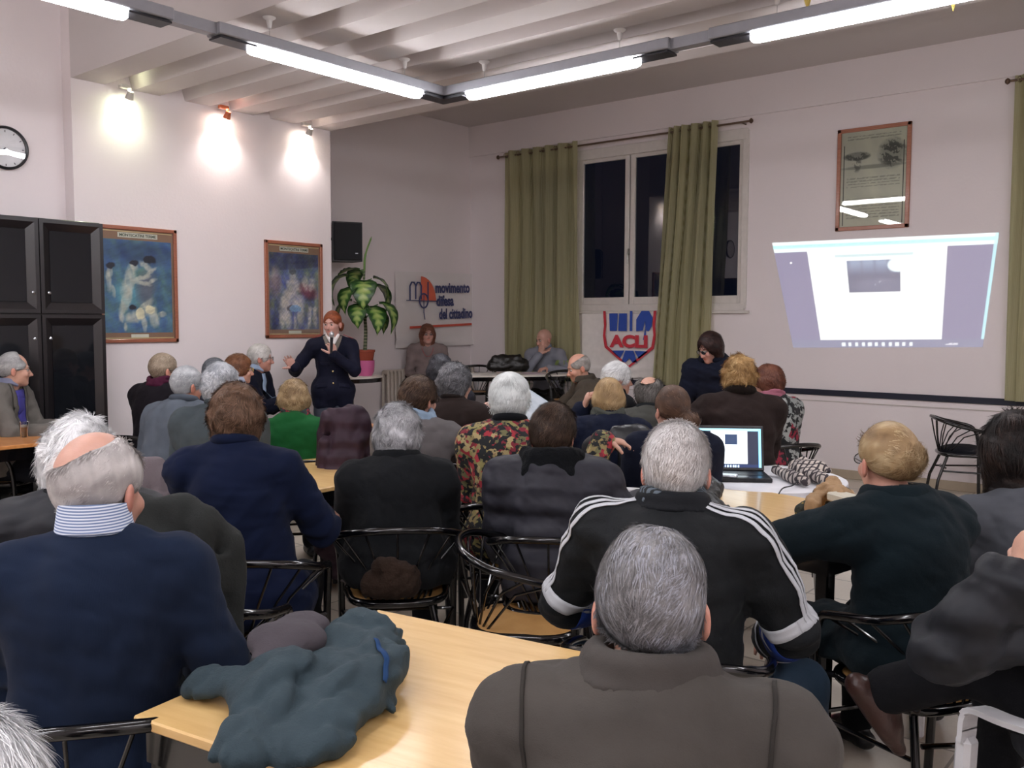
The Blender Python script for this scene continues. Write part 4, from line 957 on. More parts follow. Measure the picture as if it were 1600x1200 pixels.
o = link('lettering', text_mesh('ACLI', .19, .001, 'CENTER', .010), red, r); o.rotation_euler = (math.radians(90), 0, 0); o.location = (.145, -.031, .375); o.scale = (1.28, 1, 1)
# radiators
def radiator(y0, y1, label):
    r = empty('radiator', (XL+.11, (y0+y1)/2, 0), 0, label, 'radiator'); n = int((y1-y0)/.062); rm = plain('#b5a99d', .45)
    for k in range(n):
        y = y0+(k+.5)*.062-(y0+y1)/2; m = MB(); m.box((-.045, y, .55), (.03, .05, .86), bev=.012); m.box((.045, y, .55), (.03, .05, .86), bev=.012); m.box((0, y, .96), (.12, .052, .06), bev=.02); m.box((0, y, .15), (.12, .052, .06), bev=.02); m.build('column', rm, r)
    MB().tube([(0, -(y1-y0)/2, .05+.1), (0, -(y1-y0)/2-.05, .15), (0, -(y1-y0)/2-.05, .01)], .012, 8).build('pipe', rm, r)
radiator(7.62, 8.18, 'cream column radiator between the plant table and the seated woman'); radiator(8.42, 9.26, 'cream column radiator in the corner under the banner')
# loudspeaker
r = empty('loudspeaker', (-8.08, 6.86, 2.26), math.radians(62), 'black wall loudspeaker above the plant', 'loudspeaker'); m = MB()
m.prism([(-.17, -.12), (.17, -.12), (.12, .16), (-.12, .16)], 0, .44); m.build('cabinet', plain('#18161a', .5), r, smooth=False)
MB().box((0, -.128, .22), (.31, .014, .41), bev=.004).build('grille', plain('#0e0f16', .7), r, smooth=False); MB().tube([(0, .15, .25), (-.1, .30, .28)], .018, 8).build('bracket', blk, r); MB().box((.1, -.137, .09), (.03, .003, .012)).build('badge', plain('#8a8c92', .3, .6), r, smooth=False)
# dark display cabinet
r = empty('display_cabinet', (-7.22, 2.06, 0), 0, 'tall black cabinet with four-panel dark glass doors against the left wall', 'cabinet'); ck = plain('#1a1719', .32, 0., .3)
Y0, Y1, HC = -.95, 1.55, 2.37
m = MB(); bx(m, -.27, -.02, Y0, Y1, 0, HC, .006); m.build('carcass', ck, r, smooth=False)
for k in range(5):
    y0, y1 = Y1-.5*(k+1)+.004, Y1-.5*k-.004
    for z0, z1 in ((.06, 1.635), (1.645, HC-.01)):
        m = MB(); f, dp = .085, .03
        O = [(y0, z0), (y1, z0), (y1, z1), (y0, z1)]; Im = [(y0+f, z0+f), (y1-f, z0+f), (y1-f, z1-f), (y0+f, z1-f)]; Md = [(y0+.028, z0+.028), (y1-.028, z0+.028), (y1-.028, z1-.028), (y0+.028, z1-.028)]
        V = [(-.02, *p) for p in O]+[(dp, *p) for p in O]+[(dp, *p) for p in Md]+[(-.006, *p) for p in Im]; Q = []
        for a in range(3):
            for i in range(4): Q.append((a*4+i, a*4+(i+1) % 4, (a+1)*4+(i+1) % 4, (a+1)*4+i))
        m.add(V, Q); d = m.build('door', ck, r, smooth=False)
        MB().box((-.004, (y0+y1)/2, (z0+z1)/2), (.006, y1-y0-2*f, z1-z0-2*f)).build('door_glass', plain('#15171b', .06), d, smooth=False)
        zz = 1.80 if z0 > 1 else 1.45; MB().lathe([(.001, .02), (.012, .015), (.013, .008), (.006, 0)], (0, 0, 0), 12).build('knob', plain('#b9bcc0', .2, .9), d); kk = COL.objects[-1]; kk.rotation_euler = (0, math.radians(90), 0); kk.location = (dp, y1-.055 if k % 2 else y0+.055, zz)
# leaning board at the back wall
o = MB().box((0, 0, .36), (.05, .03, .74), rot('Y', -4)).build('wooden_board', wood('#8a5238', '#9c6246', 2), smooth=False); o.location = (-3.85, 9.22, 0)
tag(o, 'narrow reddish wooden board standing against the back wall beside the patterned blouse', 'board')
# ------------------------------------------------------------------ furniture
blackm = lacquer(); cane = N('cane'); ck_ = cane.n('ShaderNodeTexChecker'); ck_.inputs['Scale'].default_value = 150; cane.l(cane.coord(), ck_.inputs[0])
ck_.inputs[1].default_value = srgb('#b98d55'); ck_.inputs[2].default_value = srgb('#a47843'); cane.base(cane.mix(.5, ck_.outputs[0], cane.ramp(cane.noise(12, 3), [(.3, '#a87c48'), (.7, '#c49a62')]))).set(Roughness=.5); cane = cane.m
def children_of(o): return [x for x in COL.objects if x.parent == o]
class Proto:
    def __init__(s, root): s.r = root; s.ch = [(c, children_of(c)) for c in children_of(root)]; s.used = False
    def put(s, loc, rz, label, group=None):
        if not s.used: r = s.r; s.used = True
        else:
            r = s.r.copy(); COL.objects.link(r)
            for c, g in s.ch:
                k = c.copy(); COL.objects.link(k); k.parent = r
                for d in g: e = d.copy(); COL.objects.link(e); e.parent = k
        r.location = loc; r.rotation_euler = (0, 0, rz); r['label'] = label
        if group: r['group'] = group
        return r
def make_hoop_chair():
    r = empty('hoop_back_chair', (0, 0, 0), 0, 'black chair', 'chair')
    arc = spline([(.262, .175, .56), (.27, .13, .635), (.278, .02, .668), (.262, -.12, .70), (.175, -.225, .735), (0, -.265, .75), (-.175, -.225, .735), (-.262, -.12, .70), (-.278, .02, .668), (-.27, .13, .635), (-.262, .175, .56)], 7)
    MB().tube(arc, .0155, 12).build('hoop_rail', blackm, r)
    for q in (-1, 1):
        MB().tube(spline([(q*.262, .175, .56), (q*.255, .19, .42), (q*.25, .205, .0)], 5), .0155, 12).build('leg', blackm, r)
        MB().tube([(q*.14, -.15, .415), (q*.19, -.23, .2), (q*.205, -.26, .0)], .0135, 12).build('leg', blackm, r)
    A = np.linspace(0, 2*math.pi, 44, endpoint=False); sq = lambda a, w: np.sign(w)*np.abs(w)**.62
    sx = .205*sq(A, np.cos(A)); sy = .20*sq(A, np.sin(A)); ring_ = np.stack([sx*(1+.06*(sy > 0)), sy, np.full(44, .428)], 1)
    MB().tube(ring_, .017, 10, closed=True).build('seat_frame', blackm, r)
    m = MB(); V = np.concatenate([ring_*[.97, .97, 1]+[0, 0, .010], ring_*[.97, .97, 1]+[0, 0, -.004]]); m.add(V, [(i, (i+1) % 44, 44+(i+1) % 44, 44+i) for i in range(44)]); m.G += [np.arange(44), np.arange(44)[::-1]+44]; m.build('seat', cane, r, smooth=False)
    for q in (-1, 1): MB().tube([(q*.2, .14, .425), (q*.252, .185, .425)], .012, 8).build('seat_bracket', blackm, r)
    n = 11; L = np.linspace(10, len(arc)-11, n).astype(int)
    for i, k in enumerate(L):
        f = (i-(n-1)/2)/((n-1)/2); p = arc[k]; MB().tube([(-f*.0+(.13*-f), -.195+.05*f*f, .43), ((-.13*f+p[0])/2, (-.195+.05*f*f+p[1])/2-.006, .59), p-[0, 0, .008]], .0052, 7).build('spindle', blackm, r)
    MB().tube([(.11, -.155, .30), (0, -.18, .30), (-.11, -.155, .30)], .009, 8).build('stretcher', blackm, r)
    R4 = [(.252, .19, .28), (.17, -.19, .28), (-.17, -.19, .28), (-.252, .19, .28)]; m = MB().tube([R4[0], R4[1]], .008, 8); m.tube([R4[2], R4[3]], .008, 8); m.tube([R4[0], R4[3]], .008, 8); m.build('foot_brace', blackm, r)
    return Proto(r)
HOOP = make_hoop_chair()
_t = make_hoop_chair()                           # the tall version at the speakers' table: same chair on long legs
_t.r.name = 'hoop_back_bar_chair'; _seen = set()
for c_, g_ in _t.ch:
    n_ = len(c_.data.vertices); co = np.empty(n_*3, np.float32); c_.data.vertices.foreach_get('co', co); co = co.reshape(-1, 3)
    co[:, 2] += .28*np.clip(co[:, 2]/.38, 0, 1); c_.data.vertices.foreach_set('co', co.ravel()); c_.data.update()
BARCH = _t
wp = plain('#c9c9cc', .38)
def make_plastic():
    r = empty('plastic_armchair', (0, 0, 0), 0, 'white plastic chair', 'chair')
    F = Field((-.3, -.3, .38), (.3, .3, .48), .012); F.ell((0, 0, .43), (.25, .25, .025), .01); F.noise(.002, 4); F.plane((0, .23, 0), (0, 1, 0)); V, Q = F.mesh(); link('seat', np_mesh('seat', V, Q), wp, r)
    xs = lambda x: -.23-.10*(1-(x/.25)**2)*.5
    m = MB(); P = lambda x, z: np.array([x, xs(x)-.16*(z-.44), z])
    m.tube(spline([P(-.23, .44), P(-.235, .70), P(-.19, .80), P(0, .825), P(.19, .80), P(.235, .70), P(.23, .44)], 7), [.020]*43, 8)
    for x in (-.15, -.09, -.03, .03, .09, .15): m.box((P(x, .62)), (.034, .012, .37), rot('X', 9), .004)
    m.tube([P(-.2, .50), P(0, .50), P(.2, .50)], .016, 8); m.build('backrest', wp, r)
    for q in (-1, 1):
        m = MB()
        a = spline([(q*.235, -.24, .64), (q*.285, -.08, .665), (q*.295, .10, .655), (q*.275, .215, .635), (q*.27, .235, .55)], 6)
        for k in range(len(a)-1): c = (a[k]+a[k+1])/2; d = unit(a[k+1]-a[k]); s_ = unit(np.cross(d, [0, 0, 1.])) if abs(d[2]) < .9 else np.array([1., 0, 0]); up = np.cross(s_, d); m.box(c, (.055, np.linalg.norm(a[k+1]-a[k])*1.25, .014), np.stack([s_, d, up], 1))
        m.build('armrest', wp, r)
        for y, z in ((.235, .56), (-.24, .44)):
            m = MB(); yb = y+(.02 if y > 0 else -.06); c = np.array([q*.265, (y+yb)/2, z/2]); m.box(c, (.05, .045, z), rot('X', math.degrees(math.atan2(yb-y, z))), .012); m.build('leg', wp, r, smooth=False)
    return Proto(r)
PLAST = make_plastic()
birch = wood('#cfa669', '#dcb87c', .7, .35, .3)
def table(label, c, ang, w, d, h=.75, m_=None, corner=True):
    r = empty('table', (c[0], c[1], 0), math.radians(ang), label, 'table')
    MB().box((0, 0, h-.0125), (w, d, .025), bev=.004).build('tabletop', m_ or birch, r, smooth=False)
    m = MB(); k = .02
    for x, y, a, b in ((0, d/2-.03, w-.04, .025), (0, -d/2+.03, w-.04, .025), (w/2-.03, 0, .025, d-.04), (-w/2+.03, 0, .025, d-.04)): m.box((x, y, h-.065), (a, b, .08))
    m.build('apron', blackm, r, smooth=False)
    for x in (-1, 1):
        for y in (-1, 1): MB().box((x*(w/2-.05), y*(d/2-.05), (h-.03)/2), (.055, .055, h-.03), bev=.006).build('leg', blackm, r, smooth=False)
    return r
T1 = table('birch-topped table in the foreground, with the green jacket and cap on it', (-1.42, 1.45), 9.2, .98, .84)
T2 = table('birch-topped table at the right where the woman with the bun rests her arm', (-1.64, 3.84), -11.8, 1.08, .82)
T3 = table('birch-topped table between the navy sweater and the curly grey head', (-4.07, 3.02), 3, .86, 1.35)
orange = wood('#b9783f', '#c98a50', .7, .35, .3)
T4 = table('orange-brown table at the left edge with the beer glass', (-6.55, 2.42), 0, .56, 1.1, .775, m_=orange)
T0 = table('table corner cut by the left edge of the photo, beside the white-haired person', (-3.95, 1.10), 10, .8, .8)
T5 = table('birch-topped table between the floral blouse and the brown jackets', (-4.35, 5.45), 5, 1.5, .8)
T5b = table('orange-brown table where the woman reading the sheet sits', (-5.55, 6.45), 5, 1.3, .8, m_=orange)
T6 = table('orange-brown table at the feet of the standing speaker, before the green sweater', (-5.95, 4.62), 5, 1.0, .8, m_=orange)
T7 = table('orange-brown table under the leaning woman in the dark coat', (-3.45, 6.72), 3, .85, .75, m_=orange)
def bar_table(label, c, ang, w, d, h, white=True):
    r = empty('bar_table', (c[0], c[1], 0), math.radians(ang), label, 'table'); n = 12; A = np.linspace(-math.pi/2, math.pi/2, n)
    rr = d/2; poly = [(w/2-rr*.6+math.cos(a)*rr*.6, math.sin(a)*rr) for a in A]+[(-w/2+rr*.6-math.cos(a)*rr*.6, -math.sin(a)*rr) for a in A]
    m = MB().prism(poly, h-.02, h); m.build('tabletop', plain('#cfc8bf', .4), r, smooth=False); MB().prism([(x*.995, y*.99) for x, y in poly], h-.065, h-.02).build('edge_band', blackm, r, smooth=False)
    MB().tube([(0, 0, .03), (0, 0, h-.06)], .03, 14).build('pole', blackm, r); MB().lathe([(.001, .05), (.05, .045), (.22, .018), (.23, 0)], (0, 0, 0), 24).build('base', blackm, r); return r
bar_table('high black-edged table carrying the potted plant', (-7.70, 6.60), 0, .62, .62, .99)
bar_table('long high white-topped table of the speakers, papers and bag on it', (-6.75, 8.12), 54, 1.45, .62, .985)
def white_table():
    r = empty('round_plastic_table', (-2.08, 4.68, 0), 0, 'white round plastic table holding the laptop and the checked scarf', 'table'); h = .755
    MB().lathe([(.0001, h), (.44, h), (.455, h-.008), (.458, h-.055), (.45, h-.055), (.445, h-.012), (.0001, h-.012)], (0, 0, 0), 56).build('tabletop', plain('#d3d3d8', .35), r)
    for k in range(4): a = math.radians(45+90*k); MB().tube([(math.cos(a)*.3, math.sin(a)*.3, h-.02), (math.cos(a)*.36, math.sin(a)*.36, .0)], [.028, .02], 10).build('leg', plain('#cfcfd4', .4), r)
white_table()
def yawdir(px, py_, yaw, z=4.):                  # rotation about z so that local +y looks 'yaw' degrees right of the line of sight
    p = at(px, py_, z)[:2]; return math.radians(math.degrees(math.atan2(p[1], p[0]))-yaw-90)
# empty chairs
HOOP.put((-2.17, 2.74, 0), yawdir(820, 950, 92, 3.4), 'empty black hoop-backed chair with cane seat, in the centre foreground behind the birch table')
HOOP.put((-2.02, 8.86, 0), yawdir(1500, 700, 78, 8.6), 'empty black hoop-backed chair by the far wall at the right')
p = at(1500, 700, 8.4); F = Field((-.24, -.24, .4), (.24, .24, .6), .012); F.ell((0, 0, .47), (.2, .2, .055), .02); F.noise(.004, 5); V, Q = F.mesh(); o = link('cushion', np_mesh('cushion', V, Q), fabric('#15161c'), None); o.location = (-2.02, 8.86, -.02); tag(o, 'round black cushion on the empty chair by the far wall', 'cushion')
def under(P, label, sc=None, dy=0.):             # the chair a person sits on
    r = P['root']; c, s_ = math.cos(P['rz']), math.sin(P['rz']); l = r.location
    return HOOP.put((l[0]-s_*dy, l[1]+c*dy, 0), P['rz'], label)
# ------------------------------------------------------------------ the people
def stripes(c1, c2, sc, d='Z'):
    s = N('striped'); w = s.n('ShaderNodeTexWave', bands_direction=d); w.inputs['Scale'].default_value = sc; s.l(s.coord(), w.inputs['Vector'])
    s.base(s.ramp(w.outputs['Fac'], [(.42, c1), (.55, c2)])).set(Roughness=.85); return s.m
GREY = ('#55555a', '#c9c9cc'); WHITE = ('#8f8f92', '#f2f2f2')
def arm_band(P, q, t, w, mat, a0=0, a1=360, name='sleeve_band', fore=False):
    S, E, W = P['arm'][q]; a_, b_ = (E, W) if fore else (S, E); c = a_+(b_-a_)*t; u = unit(b_-a_); e1 = unit(np.cross(u, [0, 0, 1.])); e2 = np.cross(u, e1)
    A = np.radians(np.linspace(a0, a1, 20)); pts = [c+(e1*math.cos(a)+e2*math.sin(a))*.075 for a in A]
    return strip_on(P['F'], pts, w, name, mat, P['root'], .003, 3)
# foreground: man in the dark grey-brown jacket
P = person('person seen from behind at the bottom centre, grey hair, dark taupe jacket', 1018, 822, 1.42, 2, look=-2, pitch=6, nk=.108, g=1.2, hs=.98, sw=.20, near='near', seed=28, lean=5,
    hair=dict(style='short', c=('#4e4c4c', '#7d7b7c', '#a9acb8'), L=.024, infl=.012, lift=.14, dens=2.2, nape=-.055, messy=.45, amp=.003, patch=[((.03, -.09, .05), .06, .22), ((-.05, -.03, .09), .06, -.25)]),
    top_=dict(mat=fabric('#4b4743', 500, .88, .25), name='jacket', infl=.024, wr=.006, wf=3., skirt=.25), collar=[('coat', fabric('#474340', 500, .88, .25), 1.03)], bottom=fabric('#22242b'))
N0 = P['N']; seam = fabric('#33302d', 500, .9, .2)
strip_on(P['F'], [N0+[-.17, -.2, -.20], N0+[0, -.24, -.205], N0+[.17, -.2, -.20]], .006, 'yoke_seam', seam, P['root'], .002)
for q in (-1, 1): strip_on(P['F'], [P['arm'][q][0]+[-q*.01, .02, .1], P['arm'][q][0]+[-q*.02, -.08, .05], P['arm'][q][0]+[-q*.03, -.14, -.08]], .006, 'shoulder_seam', seam, P['root'], .002)
under(P, 'black hoop-backed chair under the man in the taupe jacket')
# man with the striped collar
P = person('balding white-haired person from behind, navy sweater over striped shirt collar', 152, 668, 2.2, 12, look=38, pitch=8, nk=.112, g=1.2, hs=1.15, sw=.205, near='near', seed=29, lean=6, skin_c='#bb8d7c',
    hair=dict(style='short', c=('#86807f', '#b7b2b0', '#e2dfdd'), L=.017, infl=.007, lift=.12, dens=1.3, nape=-.06, bald=[((-.012, -.05, .125), (.060, .072, .065)), ((-.022, -.085, .092), (.046, .04, .045)), ((0, .06, .11), (.07, .06, .05))]),
    top_=dict(mat=knit('#182236'), infl=.022, wr=.007, wf=2.6, hem=-.03), collar=[('shirt', stripes('#6d80a6', '#d4dbe8', 46), .06), ('ring', knit('#141c2e'), .012)], bottom=fabric('#252b38'),
    hands={1: (.20, .26, .70)}, poles={1: (.6, -.5, -1.)})
under(P, 'black hoop-backed chair under the man in the navy sweater with the striped collar')
# white-haired person beyond him
P = person('white-haired person in black, mostly hidden behind the balding head with striped collar', 122, 655, 2.75, 5, look=20, g=1.15, near='near', seed=30, lean=10,
    hair=dict(style='curly', c=('#9b9b9c', '#e9e9ea', '#ffffff'), L=.03, infl=.024, amp=.006, lift=.35, low=-.05), top_=dict(mat=quilt('#191a20'), name='jacket', infl=.03, wr=.008, puff=.014, skirt=.3), collar=[('coat', fabric('#14151a'), 1.05)])
under(P, 'black hoop-backed chair under the white-haired person in black')
# navy sweater woman
P = person('person seen from behind, curly brown hair, wide navy blue cardigan', 370, 599, 3.5, 14, look=14, side=-7, g=1.2, sw=.17, near='near', seed=7, lean=6,
    hair=dict(style='curly', c=('#37291f', '#6d523f', '#927360'), L=.028, infl=.018, amp=.004, lift=.3, low=-.055), top_=dict(mat=knit('#101830'), name='cardigan', infl=.024, wr=.008, skirt=.45), bottom=fabric('#0f1014'),
    collar=[('ring', knit('#101830'), .022)], hands={1: (.20, .37, .79), -1: (-.14, .38, .78)}, poles={1: (.6, -.5, -.8)})
under(P, 'black hoop-backed chair under the navy cardigan woman')
# curly grey, dark coat
P = person('person seen from behind, curly grey hair thinning at the back, black coat', 620, 632, 4.0, 0, look=0, g=1.35, near='near', seed=13, lean=5,
    hair=dict(style='curly', c=('#5d5d60', '#a9a9ac', '#dcdce0'), L=.026, infl=.020, amp=.005, lift=.35, low=-.06, patch=[((0, -.1, .05), .045, .3)]),
    top_=dict(mat=fabric('#17191c'), name='coat', infl=.026, wr=.007, skirt=.5), collar=[('coat', fabric('#131518'), 1.06)])
under(P, 'black hoop-backed chair with a long straight back rail, behind the black coat')
# fur hood jacket
P = person('person from behind, short dark brown hair, charcoal quilted jacket with dark hood', 866, 630, 3.85, 8, look=20, roll=0, side=-4, g=1.1, near='near', seed=15, lean=6,
    hair=dict(style='short', c=('#1f1712', '#44342a', '#6a5444'), L=.03, infl=.018, lift=.3, nape=-.075, messy=.5, amp=.003),
    top_=dict(mat=quilt('#2b2b33'), name='quilted_jacket', infl=.030, wr=.007, puff=.02, skirt=.45), collar=[('hood', fabric('#0e1013', 90, 1., 1.), 1.0)], hands={1: (.32, .32, .78), -1: (-.15, .35, .7)})
under(P, 'black hoop-backed chair under the charcoal quilted jacket')
# floral blouse
P = person('person from behind, smooth white hair, dark blouse with red and gold flowers', 797, 585, 4.5, 2, look=14, g=1.15, near='near', seed=14, lean=5,
    hair=dict(style='short', c=('#9fa3a3', '#dfe4e3', '#f4f7f6'), L=.03, infl=.026, lift=.15, nape=-.10, amp=.002, whorl=(.0, -.05, .13)),
    top_=dict(mat=floral(('#8f7f55', '#a8966a', '#7a2230', '#6d6a48', '#9c2a36', '#15191d', '#88814f'), 30.), name='blouse', infl=.022, wr=.006, end=.95, skirt=.2, cuff=fabric('#101216')), collar=[('ring', fabric('#101216'), .022)], bottom=fabric('#15151a'),
    hands={1: (.46, .06, 1.02)}, poles={1: (.3, -.5, -.9)}, hand_dir={1: ((1, .1, -.15), (0, 0, -1))}, curls=(35, 18))
under(P, 'black hoop-backed chair under the floral blouse')
# blue scarf
P = person('person with short brown hair, light blue scarf and grey sweater, turning right', 655, 588, 5.1, 8, look=42, g=1.2, near='mid', seed=12, glasses=True,
    hair=dict(style='short', c=('#231913', '#4c382b', '#7d6653'), L=.032, infl=.020, lift=.3, messy=.6, amp=.003, nape=-.07), top_=dict(mat=knit('#6e6a6b'), infl=.018, wr=.006, skirt=.25), collar=[('scarf', fabric('#93a9c0'), .026)], bottom=fabric('#5f5c5b'),
    hands={1: (.34, .34, .80)}, poles={1: (1, -.3, -.6)})
under(P, 'black hoop-backed chair under the grey sweater with the light blue scarf')
# reader
P = person('person with curly dark grey hair and brown sweater, reading a printed sheet', 712, 567, 5.75, 22, look=48, g=1.15, near='mid', seed=11, lean=9,
    hair=dict(style='curly', c=('#2a2a2d', '#6a6a6e', '#a5a5a9'), L=.026, infl=.018, amp=.005, low=-.045, lift=.35), top_=dict(mat=knit('#2f2624'), infl=.018, wr=.006, end=.9), collar=[('ring', knit('#241d1b'), .013)],
    hands={1: (.30, .40, .95), -1: (.05, .46, 1.0)}, curls=(50, 50), hand_dir={1: ((.2, .9, .3), (-1, 0, 0)), -1: ((.3, .9, .2), (1, 0, 0))})
under(P, 'black hoop-backed chair under the brown sweater of the reader'); READER = P
P = person('person mostly hidden behind the reader, only dark hair showing', 688, 553, 6.7, 0, g=1.0, near='far', seed=111, hair=dict(style='curly', c=('#16161a', '#3a3a40', '#5a5a60'), L=.03, infl=.015, amp=.003), top_=dict(mat=fabric('#2b2b33')))
under(P, 'black hoop-backed chair hidden behind the reader')
# blond bob with scarf
P = person('person from behind, straight blond bob, grey-green scarf, hand at the cheek', 951, 590, 5.5, 0, look=-8, g=1.15, near='mid', seed=20,
    hair=dict(style='bob', c=('#7a6143', '#b0936a', '#d9c39b'), L=.05, infl=.014, amp=.0015, low=-.045, lift=.06), top_=dict(mat=fabric('#161c30'), name='jacket', infl=.024, wr=.006, skirt=.2), collar=[('scarf', fabric('#4f524c'), .026)],
    hands={-1: (-.15, .15, 1.06)}, poles={-1: (-.5, .6, -1)}, hand_dir={-1: ((.3, -.2, 1), (1, 0, 0))}, curls=(45, 30))
under(P, 'black hoop-backed chair under the navy jacket and grey-green scarf')
# bald grey jacket
P = person('person seen from behind, grey hair with a bald crown, grey-green coat', 1016, 586, 6.15, 5, look=20, g=1.2, near='mid', seed=19,
    hair=dict(style='short', c=('#4a4744', '#7c7874', '#a8a4a0'), L=.035, infl=.016, lift=.4, nape=-.09, bald=[((.0, -.06, .115), (.055, .06, .055)), ((0, .03, .13), (.06, .09, .05))]), top_=dict(mat=fabric('#4d4d49'), name='coat', infl=.024, wr=.006, skirt=.2), collar=[('ring', fabric('#26292c'), .024)])
under(P, 'black hoop-backed chair under the grey-green coat')
P = person('white-haired man in a black coat in right profile', 966, 566, 7.1, 55, look=74, g=1.1, near='mid', face=True, seed=18, glasses=True,
    hair=dict(style='short', c=('#b5b5b5', '#e9e9e9', '#ffffff'), L=.035, infl=.02, lift=.35, messy=.4, nape=-.085), top_=dict(mat=fabric('#17171b'), name='coat', infl=.024, wr=.005, skirt=.2), collar=[('coat', fabric('#131317'), 1.05)])
under(P, 'black hoop-backed chair under the white-haired man in profile')
# brown jacket man facing left
P = person('elderly balding man in a brown padded jacket facing left, forearms on the table', 904, 551, 8.0, -98, look=-108, pitch=14, g=1.2, near='mid', face=True, seed=17, lean=16, skin_c='#c8957f',
    hair=dict(style='short', c=('#77716c', '#a39d98', '#c4c0bc'), L=.02, infl=.006, lift=.12, bald=[((.0, .03, .12), (.07, .11, .075))]), top_=dict(mat=fabric('#4c443b'), name='jacket', infl=.028, wr=.008, skirt=.2), collar=[('coat', fabric('#443d35'), 1.08)],
    hands={-1: (-.10, .50, .80), 1: (.12, .48, .80)}, poles={-1: (-1, 0, -.7), 1: (1, 0, -.7)}, curls=(30, 30))
under(P, 'black hoop-backed chair under the man in the brown jacket')
# man at the speakers table
P = person('bald man in a grey-blue shirt at the speakers table, hand on his chin', 850, 513, 11.15, 195, look=232, pitch=12, g=1.1, near='mid', face=True, seed=16, hip=.72, lean=10, skin_c='#c39584',
    top_=dict(mat=fabric('#8a8c97', 300, .85, .3, .08), name='shirt', infl=.014, wr=.005, end=.95), collar=[('shirt', fabric('#7f8796', 300, .85, .3, .08), .03)], bottom=fabric('#2a2824'),
    hands={1: (.02, .24, 1.19), -1: (-.10, .36, 1.03)}, poles={1: (.8, .3, -1), -1: (-1, 0, -.5)}, hand_dir={1: ((-.25, -.1, 1), (-.3, -1, .1)), -1: ((.6, .8, -.1), (0, 0, -1))}, curls=(25, 60))
s_ = P['root'].location; BARCH.put((s_[0], s_[1], 0), P['rz'], 'tall black hoop-backed chair of the bald man at the speakers table')
P = person('seated woman with brown-red hair, glasses and a beige-pink sweater under the banner', 668, 506, 11.35, 176, look=172, pitch=-4, g=1.05, near='mid', face=True, seed=10, hip=.74, glasses=True, glass_c='#6a3a30', skin_c='#c9988a',
    hair=dict(style='bob', c=('#4a2c22', '#7d5040', '#a2705a'), L=.05, infl=.018, amp=.003, low=-.10, lift=.12, fw=.86), top_=dict(mat=knit('#8f7f7d'), infl=.013, wr=.004, end=.97), bottom=fabric('#24242b'),
    hands={1: (.16, .34, .90), -1: (-.14, .36, .90)}, curls=(40, 40))
s_ = P['root'].location; BARCH.put((s_[0], s_[1], 0), P['rz'], 'tall black hoop-backed chair of the woman below the banner')
p = at(738, 590, 11.3); BARCH.put((p[0], p[1], 0), yawdir(738, 590, 200, 11.), 'tall empty black hoop-backed chair in the corner, left of the black bag')
p = at(893, 590, 10.2); BARCH.put((p[0], p[1], 0), yawdir(893, 590, 170, 10.), 'tall empty black hoop-backed chair right of the bald man, against the curtain')
A_ = np.radians(np.linspace(200, 340, 14)); nk = P['N']; MB().tube([nk+np.array([math.cos(a)*.075, .06+.05*abs(math.sin(a)), .03+.17*math.sin(a)*1]) for a in A_], .003, 6).build('necklace', plain('#9a3a3a', .3), P['root'])
# standing police officer
NAVY = fabric('#14162a', 420, .75, .2)
P = person('standing woman with microphone, red hair, navy uniform jacket, grey trousers', 519, 485, 8.75, 178, look=205, pitch=4, nk=.16, g=.98, hs=.96, near='mid', face=True, seed=9, stand=True, hip=.93, lean=2, skin_c='#cfa194', sw=.175,
    hair=dict(style='pony', c=('#5a2f20', '#8e4a2e', '#b06a44'), L=.03, infl=.010, amp=.001, lift=.08, p1=(-.02, -.14, -.03), p2=(-.03, -.13, -.11)), top_=dict(mat=NAVY, name='uniform_jacket', infl=.016, wr=.003, skirt=.225, end=.97, g=.95), bottom=fabric('#4c505c', 420, .85, .2), shoe='#0c0c0f',
    hands={1: (.36, .26, 1.16), -1: (-.005, .245, 1.27)}, poles={1: (.7, -.4, -1), -1: (-.8, .1, -1)}, hand_dir={1: ((.55, .4, .75), (-.3, .9, -.2)), -1: ((.25, .1, 1), (.3, -1, 0))}, curls=(62, 14))
F_ = P['F']; R_ = P['root']; N0 = P['N']; wh = plain('#e6e2e0', .7)
m = MB()
for z_ in (1.33, 1.22, 1.11, 1.0):
    q_ = F_.snap(np.array([[.0, .16, z_]]), .004)[0]; m = MB(); m.lathe([(.0001, .006), (.008, .005), (.0105, 0)], (0, 0, 0), 12); m.V[-1] = m.V[-1]@rot('X', -90).T+q_; m.build('button', plain('#c9b98a', .25, .9), R_)
for q in (-1, 1):
    strip_on(F_, [N0+[q*.075, .03, .045], N0+[q*.05, .09, -.03], N0+[q*.012, .13, -.13]], .042, 'lapel', plain('#6f6860', .7) if q < 5 else NAVY, R_, .005)
    q_ = F_.snap(np.array([P['arm'][q][0]+[-q*.03, 0, .08]]), .006)[0]; MB().box(q_, (.10, .04, .006), rot('Y', q*22)).build('shoulder_board', plain('#8c2f38', .7), R_, smooth=False)
    a_ = F_.snap(np.array([N0+[q*.10, .14, -.22]]), .003)[0]; strip_on(F_, [a_+[-.05, 0, 0], a_+[0, 0, -.004], a_+[.05, 0, 0]], .035, 'pocket_flap', NAVY, R_, .006)
    b_ = F_.snap(np.array([[q*.12, .15, .98]]), .003)[0]; strip_on(F_, [b_+[-.06, 0, 0], b_, b_+[.06, 0, 0]], .045, 'pocket_flap', NAVY, R_, .006)
FC = Field(N0-[.12, .1, .1], N0+[.12, .16, .1], .007)
for q in (-1, 1): FC.cap(N0+[q*.055, .045, .05], N0+[q*.012, .10, -.02], .014, .018, .01)
FC.cap(N0+[0, .085, .02], N0+[0, .12, -.08], .02, .02, .01); V, Q = FC.mesh(); link('shirt_front', np_mesh('shirt_front', V, Q), wh, R_)
